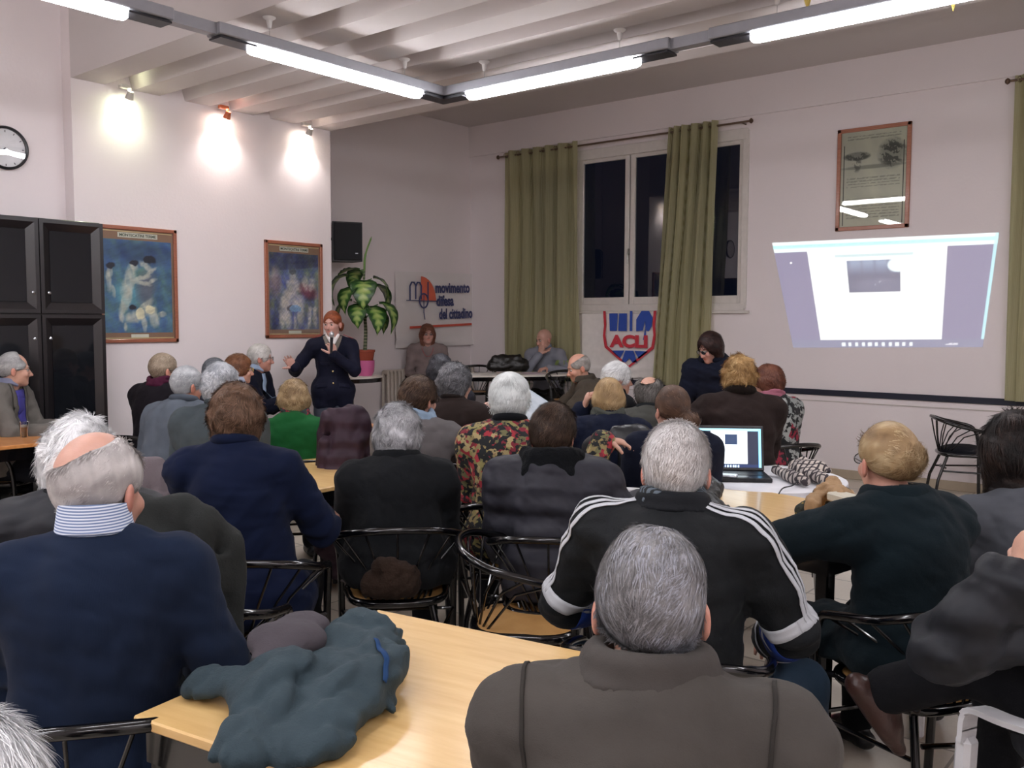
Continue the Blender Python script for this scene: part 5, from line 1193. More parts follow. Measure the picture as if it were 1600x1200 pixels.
W = P['arm'][-1][2]; m = MB().tube([W+[.025, .03, .02], W+[.02, .04, .17]], [.012, .016], 12).build('microphone', plain('#1b1c22', .35), None); m.parent = None
m.rotation_euler = R_.rotation_euler; m.location = R_.location; tag(m, 'black handheld microphone with a pale head, held by the standing woman', 'microphone')
g_ = MB().lathe([(.001, .05), (.018, .04), (.024, .022), (.02, 0), (.015, -.008)], W+[.02, .041, .175], 14).build('grille', plain('#b4b4b8', .35, .7), m)
# front-left group
P = person('man in grey blazer and violet-blue sweater, right profile at the left edge', 22, 549, 6.6, 118, look=88, g=1.15, near='mid', face=True, seed=1, glasses=True, lean=4,
    hair=dict(style='short', c=('#6f6f70', '#a0a0a0', '#c9c9c9'), L=.018, infl=.008, lift=.15, bald=[((0, .075, .10), (.06, .05, .06))]), top_=dict(mat=fabric('#6f6b66', 420, .9, .3), name='blazer', infl=.022, wr=.006, skirt=.2), collar=[('shirt', fabric('#7c7f96'), .03)],
    hands={-1: (-.18, .34, .80), 1: (.14, .40, .80)}, curls=(45, 45))
F_ = P['F']; N0 = P['N']; strip_on(F_, [N0+[0, .10, -.01], N0+[0, .16, -.14], N0+[0, .19, -.30], N0+[0, .2, -.42]], .11, 'sweater_front', knit('#4a4694'), P['root'], .005)
for q in (-1, 1): strip_on(F_, [N0+[q*.075, .04, .03], N0+[q*.085, .12, -.10], N0+[q*.055, .18, -.32]], .045, 'lapel', fabric('#66625d', 420, .9, .3), P['root'], .009)
under(P, 'black hoop-backed chair under the man in the grey blazer')
P = person('blondish man with glasses, black jacket and burgundy scarf, turning right', 256, 551, 6.9, 42, look=66, g=1.1, near='mid', face=True, seed=2, glasses=True,
    hair=dict(style='short', c=('#6b5c4c', '#9c8b78', '#c4b7a5'), L=.02, infl=.010, lift=.18, nape=-.08), top_=dict(mat=fabric('#18141a'), name='jacket', infl=.022, wr=.005, skirt=.2), collar=[('scarf', fabric('#4c1c34'), .022)])
under(P, 'black hoop-backed chair at the poster wall under the man in the black jacket'); HB = P
P = person('grey-haired man in a grey turtleneck sweater leaning forward, face turned right', 292, 571, 5.9, 28, look=58, pitch=8, g=1.35, near='mid', face=True, seed=3, lean=20, glasses=True, skin_c='#c58d78', side=4,
    hair=dict(style='short', c=('#7d7f83', '#a9abae', '#cfd0d2'), L=.02, infl=.010, lift=.15, nape=-.08), top_=dict(mat=knit('#5c636d'), infl=.024, wr=.006, skirt=.2), collar=[('ring', knit('#4f5660'), .026)])
under(P, 'black hoop-backed chair under the grey turtleneck sweater')
P = person('silver-haired person in a grey-green sweater, seen from behind', 345, 568, 5.15, 12, look=30, g=1.45, near='mid', seed=4, lean=12,
    hair=dict(style='curly', c=('#6a6e74', '#a8acb2', '#e4e6ea'), L=.03, infl=.02, amp=.003, low=-.03, lift=.25, whorl=(.02, -.03, .12)), top_=dict(mat=knit('#444c50'), infl=.022, wr=.006, skirt=.2), collar=[('ring', knit('#3c4448'), .016)])
under(P, 'black hoop-backed chair under the grey-green sweater')
P = person('person whose dark grey hair shows just behind the silver head', 336, 559, 7.0, 30, g=1.0, near='far', seed=44, hair=dict(style='short', c=('#3c3f45', '#5e6268', '#8c9096'), L=.025, infl=.014), top_=dict(mat=fabric('#2a2c36')))
under(P, 'black hoop-backed chair hidden behind the silver head')
P = person('woman with short auburn hair and glasses in right profile, pale blue striped shirt', 374, 553, 7.7, 60, look=82, g=1.1, near='mid', face=True, seed=5, glasses=True, glass_c='#b79a52',
    hair=dict(style='curly', c=('#4a2f22', '#7c5138', '#9c7050'), L=.026, infl=.016, amp=.003, low=-.035, lift=.25, fw=1.02), top_=dict(mat=stripes('#8f98b8', '#c9cfe0', 18, 'X'), name='shirt', infl=.016, wr=.004), collar=[('shirt', fabric('#b4bccf'), .03)])
under(P, 'black hoop-backed chair under the auburn-haired woman')
P = person('white-haired man in black blazer and light blue shirt, sitting by the wall', 407, 537, 8.3, 112, look=90, g=1.1, near='mid', face=True, seed=6, glasses=True, skin_c='#bf8b7a',
    hair=dict(style='short', c=('#9b9894', '#c9c6c2', '#e9e7e4'), L=.03, infl=.013, lift=.15, nape=-.085, whorl=(0, .06, .1)), top_=dict(mat=fabric('#131626'), name='blazer', infl=.022, wr=.005, skirt=.2), collar=[('shirt', fabric('#9fb2cc'), .036)],
    hands={-1: (-.12, .36, .86), 1: (.02, .40, .88)}, curls=(40, 40))
F_ = P['F']; N0 = P['N']; strip_on(F_, [N0+[0, .10, 0], N0+[0, .15, -.14], N0+[0, .19, -.36]], .085, 'shirt_front', fabric('#9fb6d2'), P['root'], .005)
under(P, 'black hoop-backed chair under the man in the black blazer by the wall')
P = person('person seen from behind, short blond hair, bright green sweater, red and green scarf', 459, 593, 5.75, -4, look=-2, g=1.25, near='mid', seed=8,
    hair=dict(style='curly', c=('#6b5238', '#a58c68', '#cbb58f'), L=.03, infl=.018, amp=.003, low=-.03, lift=.2), top_=dict(mat=knit('#1b5a2e'), infl=.02, wr=.006, skirt=.25), collar=[('scarf', floral(('#8c2234', '#1c3a36', '#b02a44', '#20302c'), 30.), .020)],
    hands={-1: (-.30, .30, .95)}, poles={-1: (-1, -.3, -.3)})
under(P, 'black hoop-backed chair under the bright green sweater')
# right-hand group
P = person('dark-haired woman with glasses in a navy coat, leaning over the table', 1110, 519, 7.75, 205, look=228, pitch=20, g=1.2, near='mid', face=True, seed=22, stand=True, hip=.86, lean=24, glasses=True, skin_c='#c8998a', knees={1: (.1, .06, .47), -1: (-.1, .06, .47)},
    hair=dict(style='bob', c=('#150d0d', '#2f1d1b', '#4c322c'), L=.05, infl=.02, amp=.003, low=-.10, lift=.12, fw=.95), top_=dict(mat=fabric('#161a2a'), name='coat', infl=.032, wr=.009, skirt=.35), collar=[('hood', fabric('#141826'), .85)],
    hands={-1: (-.28, .42, .80), 1: (.24, .42, .80)}, curls=(25, 25))
P = person('person seen from behind, curly blond hair, dark brown coat with fur collar', 1155, 557, 5.7, -12, look=-10, g=1.45, near='mid', seed=23, sw=.2,
    hair=dict(style='curly', c=('#6b4c2c', '#b08a58', '#dcc08c'), L=.03, infl=.024, amp=.007, low=-.03, lift=.4, f=12), top_=dict(mat=fabric('#2c2220'), name='coat', infl=.028, wr=.007, skirt=.35), collar=[('ring', fabric('#1c1512', 120, 1., 1.), .034)],
    hands={-1: (-.34, .32, .80)}, poles={-1: (-1, -.2, -.5)})
under(P, 'black hoop-backed chair under the dark brown coat')
P = person('person with reddish-brown hair, pink-red scarf and patterned top, facing left', 1200, 569, 6.6, -38, look=-62, g=1.15, near='mid', face=True, seed=24, glasses=True,
    hair=dict(style='curly', c=('#3c2019', '#6a3f30', '#875a46'), L=.024, infl=.016, amp=.003, low=-.04, lift=.25), top_=dict(mat=floral(('#8f9290', '#a3a5a2', '#8c2338', '#15171a', '#8e9391', '#1a1c20'), 11., '#141519'), name='top', infl=.022, wr=.005, skirt=.2), collar=[('scarf', fabric('#9c6070'), .020)])
under(P, 'black hoop-backed chair under the patterned top')
P = person('person seen from behind, brown hair in a low ponytail, dark navy sweater', 1050, 601, 4.75, -10, look=-26, g=1.2, near='mid', seed=21,
    hair=dict(style='pony', c=('#2c1f18', '#5a4336', '#8a7260'), L=.035, infl=.012, amp=.0015, lift=.08, p0=(.02, -.11, .0), p1=(.045, -.15, -.045), p2=(.045, -.13, -.13)), top_=dict(mat=fabric('#161b2c'), infl=.018, wr=.005, skirt=.2), collar=[('ring', fabric('#161b2c'), .015)])
under(P, 'black hoop-backed chair under the woman with the ponytail')
# track jacket
P = person('person from behind, short white hair, black track jacket with white stripes', 1058, 659, 2.6, 8, look=4, pitch=5, nk=.11, g=1.38, hs=1.06, sw=.215, near='near', seed=25, lean=6, skin_c='#d39f8c',
    hair=dict(style='short', c=('#a59f9c', '#e1dddb', '#ffffff'), L=.020, infl=.011, lift=.4, dens=1.6, nape=-.06, patch=[((0, -.09, .05), .05, -.12)]), top_=dict(mat=fabric('#15181b', 500, .62, .35), name='track_jacket', infl=.028, wr=.008, wf=3., hem=-.03, puff=.0), bottom=fabric('#26384a', 400, .85, .3),
    collar=[('coat', fabric('#12151a', 400, .7, .2), 1.07), ('scarf', stripes('#14181c', '#55606a', 24, 'Y'), .017)], hands={1: (.27, .33, .64), -1: (-.2, .34, .7)}, poles={1: (.75, -.35, -.8), -1: (-.9, -.4, -.6)},
    knees={1: (.36, .34, .50), -1: (-.14, .40, .50)}, ankles={1: (.42, .36, .09), -1: (-.1, .38, .09)})
wht = fabric('#c9ccd2', 400, .7, .15, .04); roy = fabric('#263f8c', 400, .7, .15)
for q in (-1, 1):
    S0, E, W = P['arm'][q]; 
    for k in (-1, 0, 1):
        n0 = P['N']; d = np.array([0, -.026*k, 0]); strip_on(P['F'], [n0+[q*.10, -.03, .075]+d, S0+[-q*.02, -.03, .105]+d, S0+[q*.055, -.035, .04]+d, (S0+E)/2+[q*.08, -.035, .03]+d, E+[q*.07, -.045, .05]+d], .013, 'white_stripe', wht, P['root'], .003, 10)
    arm_band(P, q, .86, .042, wht); arm_band(P, q, .20, .08, roy, 0, 360, fore=True, name='blue_band'); arm_band(P, q, .20, .010, wht, 0, 360, fore=True); arm_band(P, q, .60, .03, wht, fore=True)
n0 = P['N']; arm = P['F']
A = np.radians(np.linspace(200, 340, 9)); strip_on(arm, [P['Hp']+np.array([math.cos(a)*.26, math.sin(a)*.2, .02]) for a in A], .03, 'hem_band', wht, P['root'], .003, 4)
MB().tube([n0+np.array([math.cos(a)*.105, math.sin(a)*.098-.004, .022]) for a in np.radians(np.linspace(150, 390, 26))], .0085, 8).build('collar_piping', fabric('#3d4a8c', 400, .7, .15), P['root'])
under(P, 'black hoop-backed chair under the man in the track jacket')
# bun woman
DG = fabric('#0f1c22', 420, .9, .3)
P = person('woman from behind with blond bun, dark green coat, forearm on the table', 1388, 658, 3.0, -40, look=-30, side=-6, g=1.28, hs=1.03, near='near', face=True, seed=26, lean=8, glasses=True, sw=.21, skin_c='#c99783',
    hair=dict(style='bun', c=('#6d5338', '#a08560', '#d6c29b'), L=.045, infl=.011, amp=.001, lift=.03, dens=1.6, bun=(.022, -.098, .03), nape=-.045, patch=[((.03, -.1, .03), .05, .25)]),
    top_=dict(mat=DG, name='coat', infl=.026, wr=.007, wf=3., skirt=.7, end=.9), collar=[('coat', DG, 1.12)], bottom=fabric('#0d1014'),
    hands={-1: (-.30, .50, .80), 1: (.02, .42, .80)}, poles={-1: (-1, .1, -.25), 1: (1, 0, -.6)}, curls=(40, 40), shoe='#101216')
MB().tube([P['arm'][-1][1]+(P['arm'][-1][2]-P['arm'][-1][1])*.86, P['arm'][-1][1]+(P['arm'][-1][2]-P['arm'][-1][1])*1.0], [.060, .054], 16).build('cuff', fabric('#a9b3c4', 400, .9, .3), P['root'])
under(P, 'black hoop-backed chair with cane seat under the woman in the dark green coat'); BUN = P
# long black hair
P = person('person with long black hair and grey sweater at the right edge', 1590, 650, 3.3, -30, look=-20, g=1.1, hs=1.12, near='near', seed=27, lean=10,
    hair=dict(style='long', c=('#0a0809', '#1d1614', '#3c2a22'), L=.06, infl=.03, amp=.006, lift=.15, len=-.26, f=6, dens=1.1), top_=dict(mat=knit('#585b62'), infl=.016, wr=.006), collar=[])
PLAST.put((P['root'].location[0], P['root'].location[1], 0), P['rz'], 'white plastic armchair under the person with long black hair')
# puffer jacket, crossed leg
P = person('person at the right edge in a black puffer jacket, hand raised, leg crossed', 1694, 730, 2.28, -58, look=-50, g=1.15, near='near', seed=31, lean=12, hair=dict(style='short', c=('#6c6c70', '#a5a5a8', '#d9d9dc'), L=.025, infl=.012, lift=.3),
    top_=dict(mat=quilt('#23252a'), name='puffer_jacket', infl=.022, wr=.008, puff=.014, skirt=.35, end=.9, cr=.014), collar=[('scarf', fabric('#202227'), .03)], hands={1: (.12, .34, .72)}, curls=(55, 35), shoe='#3a211b', bottom=fabric('#15161a'),
    world=[('hand', -1, (1592, 905, 2.02)), ('pole', -1, (-.8, -.5, -.6)), ('hdir', -1, (.15, .15, 1.), (.7, .6, 0)), ('knee', -1, (1550, 1040, 2.32)), ('ankle', -1, (1378, 1080, 2.5)), ('foot', -1, (.5, .35, -.85))])
PLAST.put((P['root'].location[0], P['root'].location[1], 0), P['rz'], 'white plastic armchair at the bottom right corner under the puffer jacket'); PUF = P
_f = unit(rot('Z', -math.degrees(P['rz']))@np.array([.5, .35, -.85])); _a = P['leg'][-1][2]; _u = unit(np.cross(np.cross(_f, [0, 0, 1.]), _f)); _s = unit(np.cross(_f, _u)); m = MB()
for q in (-1, 1): m.tube(spline([_a+_f*.055+_u*.030, _a+_f*.06+_u*.060+_s*q*.03, _a+_f*.085+_u*.045+_s*q*.035, _a+_f*.062+_u*.026], 6), .0022, 6)
for t_ in (.05, .07, .09): m.tube([_a+_f*t_+_u*.022-_s*.02, _a+_f*t_+_u*.030, _a+_f*t_+_u*.022+_s*.02], .002, 6)
m.build('shoelace', plain('#2a1a16', .6), P['root'])
P = person('person cut by the bottom left corner, only white hair showing', -72, 1120, .98, 10, g=1.1, near='near', seed=32, legs=True, hair=dict(style='short', c=('#c9c9cc', '#efeff0', '#ffffff'), L=.03, infl=.016, lift=.4, dens=.8), top_=dict(mat=fabric('#1d1e24'), infl=.02))
# ------------------------------------------------------------------ things on the tables and chairs
def soft_thing(name, label, cat, caps, mat, res=.009, k=.03, noise=(.006, 6., 1), clip=None, aniso=(1, 1, 1), ells=(), group=None, sub=(), cr=.010):
    P = np.array([p for c in caps for p in c[:2]]+[e[0] for e in ells], float); R = max([max(c[2:4]) for c in caps]+[max(e[1]) for e in ells])+.05
    o = P.mean(0); o[2] = P[:, 2].min(); F = Field(P.min(0)-R-o, P.max(0)+R-o, res)
    for c in caps: F.cap(np.array(c[0])-o, np.array(c[1])-o, c[2], c[3], k, flat=c[4] if len(c) > 4 else None)
    for e in ells: F.ell(np.array(e[0])-o, e[1], k, R=e[2] if len(e) > 2 else None)
    F.noise(*[noise[0], noise[1], noise[2]], band=.06, aniso=aniso); F.noise(noise[0]*.4, noise[1]*2.1, noise[2]+9, .06, aniso); F.crease(cr, noise[1]*.45, noise[2]+5, .07, aniso, 2.6); F.crease(cr*.5, noise[1]*.9, noise[2]+6, .07, aniso, 2.6)
    if clip is not None: F.plane([0, 0, clip-o[2]], (0, 0, -1), .004)
    V, Q = F.mesh(); ob = link(name, np_mesh(name, V, Q), mat, None); ob.location = o; tag(ob, label, cat, group); return ob, F, o
tb = lambda px, py, h=.80: on(px, py, 2, h)
g1 = fabric('#35434a', 300, .8, .5, .12)
Z1_ = .755
jk, JF, JO = soft_thing('folded_jacket', 'dark green waterproof jacket heaped on the foreground table', 'jacket',
    [(tb(312, 1066, .79), tb(440, 1066, .80), .045, .055, ((0, 0, 1), .85)), (tb(430, 1150, .77), tb(560, 1085, .78), .085, .09, ((0, 0, 1), .62)), (tb(400, 1185, .76), tb(500, 1150, .77), .055, .07, ((0, 0, 1), .6)), (tb(440, 1100, .78), tb(590, 1010, .79), .09, .09, ((0, 0, 1), .7)),
     (tb(450, 1060, .80), tb(570, 1000, .81), .06, .07, ((0, 0, 1), .8)), (tb(540, 1010, .80), tb(588, 965, .81), .06, .03, ((0, 0, 1), .8)), (tb(560, 1090, .79), tb(610, 1045, .80), .06, .05, ((0, 0, 1), .9))], g1, .006, .06, (.008, 4.2, 5), Z1_, (1, 1, 1), cr=.022)
jk.rotation_euler = (0, 0, 0)
strip_on(JF, [tb(585, 1005, .86)-JO, tb(605, 1030, .86)-JO, tb(607, 1060, .84)-JO], .012, 'blue_lining', fabric('#22406a'), jk, .004)
cp, CF, COo = soft_thing('flat_cap', 'grey-brown flat cap lying on the green jacket', 'cap', [(tb(402, 1036, .835), tb(452, 1030, .835), .018, .018)], fabric('#4a454a', 350, .9, .4), .0055, .035, (.003, 6, 3), cr=.003,
    ells=[(tb(448, 1000, .862), (.092, .066, .040), rot('Z', 50)@rot('X', 12)), (tb(470, 978, .865), (.07, .05, .035), rot('Z', 50))])
strip_on(CF, [tb(388, 1030, .85)-COo, tb(420, 1035, .86)-COo, tb(462, 1018, .86)-COo], .014, 'cap_band', plain('#0c0d12', .5), cp, .003)
# handbag beside the track jacket, strap
hb, HF, HO = soft_thing('handbag', 'black leather handbag with strap on the birch table, beside the white-haired head', 'handbag', [(tb(1095, 800, .80), tb(1112, 762, .84), .065, .05), (tb(1105, 815, .79), tb(1125, 800, .79), .05, .045)], leather('#17181a'), .007, .03, (.005, 8, 2), .752)
MB().tube(spline([tb(1120, 800, .81)-HO, tb(1140, 805, .83)-HO, tb(1155, 815, .80)-HO, tb(1150, 830, .77)-HO, tb(1130, 822, .765)-HO], 6), .009, 8).build('strap', leather('#1b1411'), hb)
# the bun woman's bag and shawl
bg, BF, BO = soft_thing('handbag', 'dark green and gold patterned handbag under the beige shawl', 'handbag', [(tb(1262, 800, .80), tb(1310, 790, .80), .055, .06), (tb(1290, 785, .84), tb(1320, 780, .84), .05, .05)], floral(('#20241d', '#2c3026', '#8a7434', '#1b1f1a', '#242820'), 60., '#151713'), .007, .03, (.004, 7, 2), .752)
soft_thing('shawl', 'beige shawl bunched over the patterned handbag', 'shawl', [(tb(1268, 790, .86), tb(1300, 755, .88), .035, .03), (tb(1300, 755, .88), tb(1325, 790, .86), .03, .035), (tb(1285, 765, .88), tb(1315, 775, .90), .03, .03), (tb(1325, 772, .86), tb(1340, 790, .84), .022, .02)], fabric('#a98a68'), .006, .02, (.006, 9, 4))
r = empty('projector_box', tb(1318, 778, .90), math.radians(-30), 'small off-white box standing in the bag by the shawl', 'box'); MB().box((0, 0, 0), (.11, .08, .035), bev=.006).build('case', plain('#b9b3a2', .5), r, smooth=False); MB().box((.075, 0, -.01), (.045, .07, .05), bev=.004).build('end_piece', plain('#3a2c2a', .5), r, smooth=False)
s = N('check'); c1 = s.n('ShaderNodeTexBrick', offset=0.); c1.inputs['Scale'].default_value = 16; c1.inputs['Mortar Size'].default_value = .09; c1.inputs['Brick Width'].default_value = .5; c1.inputs['Row Height'].default_value = .6
for k, c in (('Color1', '#c3b8ae'), ('Color2', '#a39a96'), ('Mortar', '#3a3438')): c1.inputs[k].default_value = srgb(c)
s.l(s.coord(), c1.inputs['Vector']); s.base(c1.outputs[0]).set(Roughness=.95)
soft_thing('checked_scarf', 'grey and cream checked scarf heaped on the white plastic table behind the laptop', 'scarf', [((-1.95, 4.83, .80), (-1.70, 4.60, .79), .045, .035), ((-2.0, 4.72, .79), (-1.75, 4.50, .785), .035, .03), ((-1.9, 4.85, .84), (-1.72, 4.72, .82), .03, .025)], s.m, .007, .05, (.006, 5, 6), .758)
for k, (a, b) in enumerate((((-1.80, 4.56), (-1.80, 4.30)), ((-1.68, 4.52), (-1.66, 4.36)))):
    o = MB().tube(spline([(a[0], a[1], .80), (a[0]+.01, (a[1]+b[1])/2, .775), (b[0], b[1], .765), (b[0]-.0, b[1]-.05, .66), (b[0]+.02, b[1]-.03, .35)], 6), .0035, 6).build('cable', plain('#1a1a1e', .5)); tag(o, 'thin black cable hanging over the white table edge, ' + ('nearer the laptop' if k == 0 else 'nearer the scarf'), 'cable')
# laptop
r = empty('laptop', (-2.16, 4.52, .757), math.radians(34), 'open black laptop showing the projected page on the white plastic table', 'laptop'); dk = plain('#17181d', .35)
MB().box((0, 0, .011), (.37, .25, .022), bev=.004).build('base', dk, r, smooth=False); MB().box((0, .03, .0228), (.32, .12, .002)).build('keyboard', plain('#0b0b0e', .5), r, smooth=False); MB().box((.02, -.08, .0228), (.09, .05, .002)).build('touchpad', plain('#22242a', .3), r, smooth=False)
Rl = rot('X', -14); m = MB().box((0, 0, .125), (.37, .012, .25), bev=.004); m.V[-1] = m.V[-1]@Rl.T+np.array([0, .125, .02]); lid = m.build('lid', dk, r, smooth=False)
def lapscreen(U, V):
    C = np.zeros(U.shape+(3,)); C[:] = (.04, .07, .16); C = blend(C, ((U > .20) & (U < .78) & (V > .10))*1., (.93, .98, 1.)); C = blend(C, (V > .94)*1., (.55, .85, 1.)); C = blend(C, (V < .07)*1., (.06, .13, .28)); C = blend(C, ((V < .06) & ((U*24) % 1 < .5) & (U > .3) & (U < .66))*1., (.75, .85, .95)); C = blend(C, ((U > .965))*1., (.5, .8, 1.))
    return blend(C, ((U > .42) & (U < .62) & (V > .58) & (V < .86))*1., (.07, .16, .28))*(1-.0*U[..., None])
me = grid_print(lapscreen, .34, .215, 90, 60); o = link('screen', me, None, lid); s = N('screen'); a_ = s.n('ShaderNodeAttribute', attribute_name='Col'); s.base('#08080a'); s.l(a_.outputs['Color'], s.b.inputs['Emission Color']); s.set(Emission_Strength=.95, Roughness=.3); me.materials.append(s.m)
o.rotation_euler = (math.radians(-14), 0, 0); v_ = Rl@np.array([0, -.007, .018])+np.array([0, .125, .02]); o.location = v_
r = empty('smartphone', (-2.17, 4.42, .7805), math.radians(20), 'white-framed phone lying on the laptop keyboard', 'phone'); MB().box((0, 0, .005), (.145, .072, .009), bev=.003).build('case', plain('#c4c8d0', .3), r, smooth=False); MB().box((0, 0, .010), (.12, .062, .001)).build('screen', plain('#5f7284', .15), r, smooth=False)
# beer glass
p = on(38, 683, 2, .775); r = empty('beer_glass', (p[0], p[1], .775), 0, 'small glass of amber beer on the orange-brown table', 'glass'); MB().lathe([(.0001, .003), (.024, .003), (.032, .11), (.034, .11), (.027, 0), (.0001, 0)], (0, 0, 0), 24).build('tumbler', glass('#dfe4e8', 1.2), r)
MB().lathe([(.0001, .006), (.023, .006), (.029, .072), (.0001, .072)], (0, 0, 0), 20).build('beer', plain('#c07a2c', .1), r); MB().lathe([(.0001, .072), (.029, .072), (.030, .084), (.0001, .086)], (0, 0, 0), 20).build('foam', plain('#d8cbb8', .8), r)
# bag on the chair of the black coat
p = at(612, 893, 3.72); soft_thing('handbag', 'brown furry handbag hanging at the back of the chair behind the black coat', 'handbag', [((p[0]-.06, p[1]-.04, .52), (p[0]+.04, p[1]+.04, .52), .06, .06), ((p[0]-.03, p[1]-.03, .60), (p[0]+.05, p[1]+.04, .57), .045, .045)], fabric('#33261f', 160, 1., 1.), .007, .03, (.004, 9, 2))
# coats over chair backs
def coat_on_chair(label, c, rz, mat, kind=HOOP, top=.84, w=.2, seed=1, low=.18, name='draped_coat', chair_label=None, hood=0.):
    ch = kind.put((c[0], c[1], 0), rz, chair_label); ca, sa = math.cos(rz), math.sin(rz); L = lambda x, y, z: (c[0]+ca*x-sa*y, c[1]+sa*x+ca*y, z)
    yb = -.27 if kind is HOOP else -.31; caps = [(L(-w, yb-.01, top-.06), L(w, yb-.01, top-.06), .055, .055), (L(-w*.9, yb-.06, top-.14), L(-w*.75, yb-.08, low+.1), .06, .08), (L(w*.9, yb-.06, top-.14), L(w*.75, yb-.08, low+.1), .06, .08), (L(0, yb-.05, top-.1), L(0, yb-.08, low), .07, .10),
        (L(-w-.03, yb+.02, top-.10), L(-w-.06, yb-.03, low+.22), .05, .04), (L(w+.03, yb+.02, top-.10), L(w+.06, yb-.03, low+.22), .05, .04), (L(-.07, yb, top), L(.07, yb, top), .05+hood, .05+hood)]
    return soft_thing(name, label, 'coat', caps, mat, .012, .05, (.010, 3.6, seed), None, (1, 1, .35), cr=.022)
rz_ = yawdir(300, 800, 20, 3.)
p = at(300, 850, 2.9); coat_on_chair('dark grey-green coat hung over a chair beside the man with the striped collar', p, rz_, fabric('#2a2c2b', 300, .9, .5), top=1.06, w=.15, seed=3, chair_label='black hoop-backed chair hidden under the dark grey-green coat', hood=.01)
p = at(268, 800, 4.0); coat_on_chair('taupe-grey padded coat hung over the white plastic chair', p, yawdir(268, 800, 25, 4.), fabric('#6e6468', 300, .9, .5), PLAST, top=1.0, w=.13, seed=8, chair_label='white plastic armchair behind the taupe-grey coat at the left')
p = at(556, 730, 5.6); coat_on_chair('dark purple padded coat hung over a chair beside the curly grey head', p, yawdir(548, 700, 15, 4.9), quilt('#33222e'), top=1.03, w=.10, seed=5, chair_label='black hoop-backed chair under the dark purple coat', hood=.03)
p = at(975, 760, 5.25); coat_on_chair('black leather-like coat hung over a chair behind the white-haired track jacket man', p, yawdir(972, 740, -5, 4.5), leather('#1b1d22'), top=1.0, w=.17, seed=6, chair_label='black hoop-backed chair under the black leather-like coat', hood=.0)
p = at(970, 760, 4.5); PLAST.put((p[0], p[1], 0), yawdir(985, 800, 0, 3.5), 'white plastic armchair with slotted back, left of the white-haired track jacket man')
p = at(205, 690, 6.0); coat_on_chair('brown coat over the chair at the poster wall, behind the man in the black jacket', p, yawdir(205, 680, 60, 6.), fabric('#4a3428'), top=.82, w=.15, seed=9, chair_label='black hoop-backed chair under the brown coat at the left wall')
p = at(765, 568, 10.9); bt, _, _ = soft_thing('black_bag', 'black and brown bag standing on the speakers table side', 'bag', [((-7.15, 8.36, 1.06), (-6.87, 8.60, 1.06), .08, .08), ((-7.12, 8.38, 1.14), (-6.92, 8.56, 1.14), .055, .055)], leather('#1a1715'), .012, .04, (.008, 6, 3), .987)
soft_thing('black_bag', 'black bag on the floor under the plant table', 'bag', [((-7.45, 6.62, .16), (-7.25, 6.78, .16), .14, .15), ((-7.42, 6.64, .35), (-7.3, 6.74, .33), .08, .08)], leather('#15161c'), .014, .05, (.008, 5, 4), .0)
p = at(1243, 970, 4.05); soft_thing('pink_bag', 'small magenta bag on the floor behind the leg of the right-hand birch table', 'bag', [((p[0]-.05, p[1], .06), (p[0]+.05, p[1], .06), .06, .06), ((p[0]-.04, p[1], .24), (p[0]+.04, p[1], .24), .045, .045)], plain('#a5175a', .6), .009, .03, (.004, 5, 3), .0, cr=.004)
# papers
def sheet(label, x, y, z, a, w=.21, d=.297, c='#d6d2cc', n=1):
    r = MB().box((0, 0, 0), (w, d, .0012*n)).build('paper_sheet', plain(c, .7), smooth=False); r.location = (x, y, z+.0006*n); r.rotation_euler = (0, 0, math.radians(a)); tag(r, label, 'paper'); return r
sheet('white sheets under the plant pot table edge', -7.55, 6.42, .99, 20, n=4); sheet('pinkish leaflet at the left end of the plant table', -7.80, 6.44, .99, 60, .2, .2, '#c9a3a6', 3)
sheet('white papers at the left end of the speakers table', -6.95, 7.75, .985, 40, n=4); sheet('white papers at the middle of the speakers table, in front of the bag', -6.82, 8.0, .985, 66, n=3); sheet('pale document in front of the bald man', -6.55, 8.36, .985, 50, c='#b9a6b0', n=3); sheet('white notes under the hand of the man in the brown jacket', -5.62, 6.62, .75, 20, n=2)
W = READER['arm'][1][2]; W2 = READER['arm'][-1][2]; rt = READER['root']; cc_, ss_ = math.cos(READER['rz']), math.sin(READER['rz'])
mid = np.array([.32, .60, 1.01]); p = (rt.location[0]+cc_*mid[0]-ss_*mid[1], rt.location[1]+ss_*mid[0]+cc_*mid[1], mid[2])
s = N('leaflet'); s.base(s.ramp(s.noise(9, 3, stretch=(.3, 4, 1)), [(.35, '#8f9aa6'), (.65, '#c4cad0')])).set(Roughness=.5)
o = MB().box((0, 0, 0), (.21, .003, .29)).build('printed_sheet', s.m, smooth=False); o.location = p; o.rotation_euler = (math.radians(-52), math.radians(28), READER['rz']-.2); tag(o, 'grey-blue printed sheet held up by the reader', 'paper')
# potted plant
pp = at(572, 585, 10.0); r = empty('potted_plant', (-7.58, 6.70, .99), 0, 'tall dumb cane plant with big variegated leaves in a terracotta pot with pink cover', 'plant')
MB().lathe([(.0001, .0), (.075, .0), (.10, .05), (.105, .12), (.106, .17), (.098, .17), (.09, .03)], (0, 0, 0), 30).build('cover_pot', plain('#c25f8f', .45), r)
MB().lathe([(.085, .15), (.105, .26), (.112, .262), (.114, .285), (.102, .285), (.095, .255), (.0001, .25)], (0, 0, 0), 30).build('pot', plain('#8e3f2a', .7), r)
sp = spline([(0, 0, .24), (.005, .01, .50), (-.005, .0, .75), (-.02, .01, 1.0), (-.02, .02, 1.15)], 8); st = N('cane_stem'); w = st.n('ShaderNodeTexWave', bands_direction='Z'); w.inputs['Scale'].default_value = 9; st.l(st.coord(), w.inputs['Vector']); st.base(st.ramp(w.outputs['Fac'], [(.1, '#8f8a70'), (.3, '#3d4a2a')]))
MB().tube(sp, np.linspace(.022, .012, len(sp)), 12).build('stem', st.m, r)
